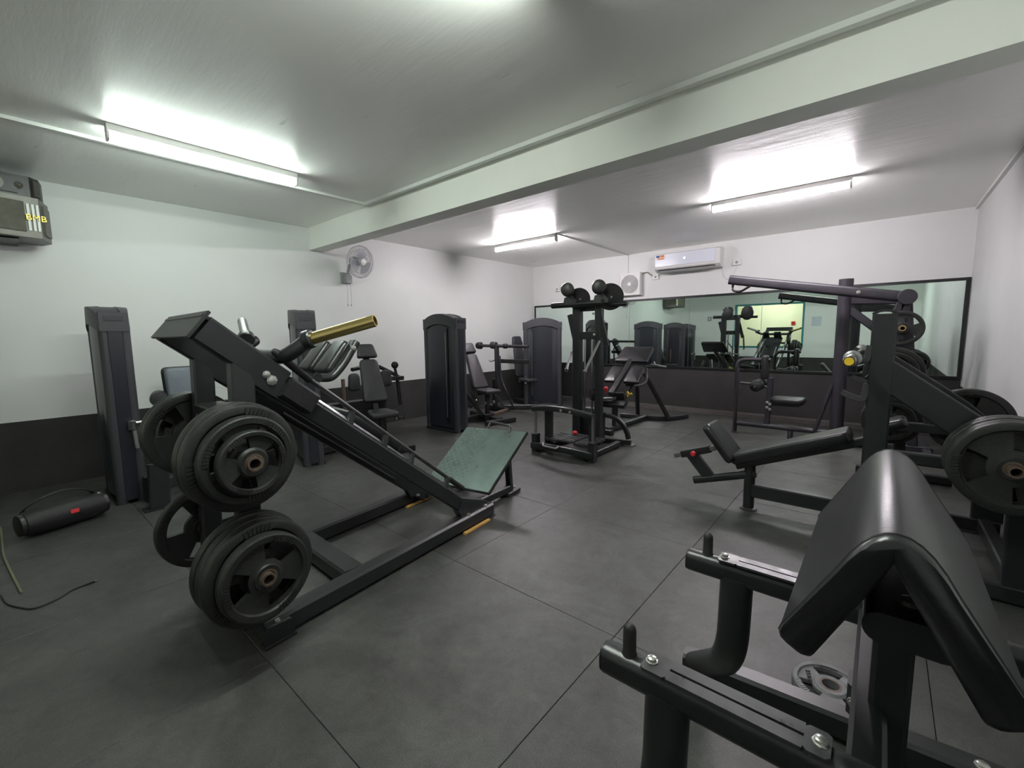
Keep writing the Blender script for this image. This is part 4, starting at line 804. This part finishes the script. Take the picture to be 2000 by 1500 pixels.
# ------------------------------------------------------------------ incline lying bench in front of the mirror
t = thing('incline_row_bench', 'incline lying bench with a chest pad and twin thigh pads before the mirror', 'bench', (-2.6, 5.6, 0))
def padq(name, c4, th, m, parent):      # pad through four corners (bl, br, tr, tl)
    A, B, C_, D = [V(*q) for q in c4]; ux = nrm(B-A); nz = nrm(np.cross(B-A, D-A)); uy = np.cross(nz, ux); pts = [A, B, C_, D]; o2 = [((q-A)@ux, (q-A)@uy) for q in pts]; o = []
    for i in range(4):
        p = V(*o2[i]); a_ = nrm(V(*o2[i-1])-p); b_ = nrm(V(*o2[(i+1) % 4])-p); r = .03
        for k in range(5): k_ = k/4; o.append(tuple((1-k_)**2*(p+a_*r)+2*k_*(1-k_)*p+k_*k_*(p+b_*r)))
    return obj(name, MB().pad(A-nz*th, ux, uy, o, th, .016, .003), m, parent)
padq('chest_pad', (PY(1199, 704, 5.35), PY(1264, 706, 5.35), PY(1277, 677, 5.62), PY(1220, 676, 5.62)), .05, 'leather', t)
padq('thigh_pad', (PY(1178, 743, 5.0), PY(1201, 744, 5.0), PY(1219, 716, 5.28), PY(1196, 714, 5.28)), .045, 'leather', t)
padq('thigh_pad', (PY(1215, 745, 5.0), PY(1246, 747, 5.0), PY(1260, 716, 5.28), PY(1234, 713, 5.28)), .045, 'leather', t)
obj('slide_rail', MB().bar(PY(1193, 770, 4.75), PY(1235, 700, 5.45), .065, .06), S, t)
obj('center_post', MB().bar(PY(1201, 832, 5.0), PY(1201, 770, 5.0), .06, .07, up=(0, 1, 0)), S, t)
obj('foot_tread', MB().bar(PY(1176, 786, 4.75), PY(1222, 790, 4.75), .12, .05, up=(0, -.5, .87)), 'rubber', t); obj('foot_tread', MB().bar(PY(1195, 775, 4.8), PY(1220, 776, 4.8), .03, .12, up=(0, -.3, .95)), 'rubber', t)
obj('tread_plate', MB().bar(PY(1172, 779, 4.7), PY(1200, 778, 4.7), .1, .03), 'steel_dull', t)
q = PY(1184, 762, 4.72); obj('adjust_knob', MB().lathe([(.008, -.03), (.008, 0), (.024, .006), (.026, .03), (.016, .042), (0, .044)], q, (0, -.2, 1), 16), 'red', t)
q = PY(1228, 770, 4.95)
for d in ((1, 0, .3), (-.5, 0, .9), (-.5, 0, -.7)): obj('star_knob', MB().tube([q, q+nrm(d)*.04], .011, 8), 'yellow', t)
obj('diagonal_brace', MB().tube([PY(1222, 775, 4.95), PY(1248, 740, 5.3)], .024), 'steel_worn', t)
obj('u_frame', MB().tube(smooth([PY(1222, 752, 5.1), PY(1250, 754, 5.2), PY(1264, 745, 5.4), PY(1262, 720, 5.5)], .08), .018), 'steel_worn', t)
obj('rear_leg', MB().tube([PY(1258, 727, 5.75), (-2.31, 6.2, .06)], .032, 14), S, t); obj('rear_leg', MB().tube([PY(1243, 727, 5.75), (-2.75, 6.15, .06)], .03, 14), S, t)
obj('rear_base', MB().sweep(smooth([(-3.0, 6.1, .04), (-2.35, 6.2, .04), (-2.18, 6.6, .04)], .15), rr(.07, .06)), S, t); obj('spine_beam', MB().bar((-2.66, 5.0, .045), (-2.62, 6.15, .045), .07, .065), S, t)
obj('front_foot', MB().bar((-2.75, 4.97, .035), (-2.54, 4.93, .035), .07, .06), S, t)
obj('row_handle', MB().tube(smooth([PY(1262, 716, 5.45), PY(1272, 712, 5.45), PY(1302, 717, 5.45)], .02), .014), 'chrome', t); obj('handle_bracket', MB().prism([PY(1268, 716, 5.45), PY(1282, 716, 5.45), PY(1277, 706, 5.45)], (0, .02, 0)), 'steel_dull', t)
# ------------------------------------------------------------------ small things on the floor
a0, a1 = G(28, 1040, .0), G(203, 1000, 0.); a0 = V(-4.2, -.02, .092); a1 = V(-4.34, .42, .092); ax = nrm(a1-a0); L_ = np.linalg.norm(a1-a0)
t = thing('portable_speaker', 'black barrel shaped portable speaker with a carry strap and red badge', 'speaker', ((a0+a1)/2)*V(1, 1, 0))
R = .09; obj('body', MB().lathe([(R*.72, .02), (R*.86, .03), (R*.98, .09), (R, L_/2), (R*.98, L_-.09), (R*.86, L_-.03), (R*.72, L_-.02)], a0, ax, 32), 'speaker_dark' if 'speaker_dark' in MATS else 'rubber', t)
for p, d in ((a0, 1), (a1, -1)): obj('end_bass', MB().lathe([(R*.62, 0), (R*.78, .004), (R*.78, .03), (R*.6, .035)], p, ax*d, 28), 'dark_plastic', t)
fr = nrm(np.cross(ax, (0, 0, 1))); fr = fr if fr[0] > 0 else -fr
nb = nrm(fr+V(0, 0, .25)); pb = (a0*.45+a1*.55)+nb*(R+.001)
obj('badge', MB().bar(pb-ax*.022, pb+ax*.022, .006, .026, up=nrm(V(0, 0, 1)-nb*nb[2])), 'red', t)
st = [a0+ax*.035+V(0, 0, .02)-fr*.07, a0+ax*.05+V(0, 0, .1)-fr*.03, a0+ax*.14+V(0, 0, .15), a0*.5+a1*.5+V(0, 0, .168), a1-ax*.14+V(0, 0, .15), a1-ax*.05+V(0, 0, .09)-fr*.03, a1-ax*.035+V(0, 0, .02)-fr*.07]
obj('carry_strap', MB().sweep(smooth(st, .08), rr(.028, .008, .003), up=(0, 0, 1)), 'dark_plastic', t)
q = a1-ax*.035+V(0, 0, .075); obj('strap_ring', MB().cyl(q, q+fr*.02, .012), 'chrome', t)
cb = [G(-60, 1150, .004), G(0, 1160, .004), G(12, 1180, .004), G(35, 1186, .004), G(65, 1190, .004), G(110, 1172, .004), G(140, 1152, .004), G(170, 1141, .004)]
t = thing('charging_cable', 'thin black cable with a bright plug tip lying on the mats', 'cable', cb[4]*V(1, 1, 0)); obj('wire', MB().tube(smooth(cb, .05), .0035, 6), 'cord', t); d = nrm(cb[-1]-cb[-2]); obj('plug', MB().bar(cb[-1]-d*.01, cb[-1]+d*.03, .009, .007), 'cord', t); obj('plug_tip', MB().bar(cb[-1]+d*.03, cb[-1]+d*.045, .007, .005), 'chrome', t)
cb = [G(-40, 1000, .006), G(2, 1030, .006), G(6, 1085, .006), G(25, 1125, .006), G(42, 1158, .006)]
tag(obj('power_cord', MB().tube(smooth(cb, .08), .006, 8), 'pale_cord'), 'pale cord lying on the floor in front of the portable speaker', 'cord')
for o in bpy.data.objects:
    if 'w0' in o: del o['w0']
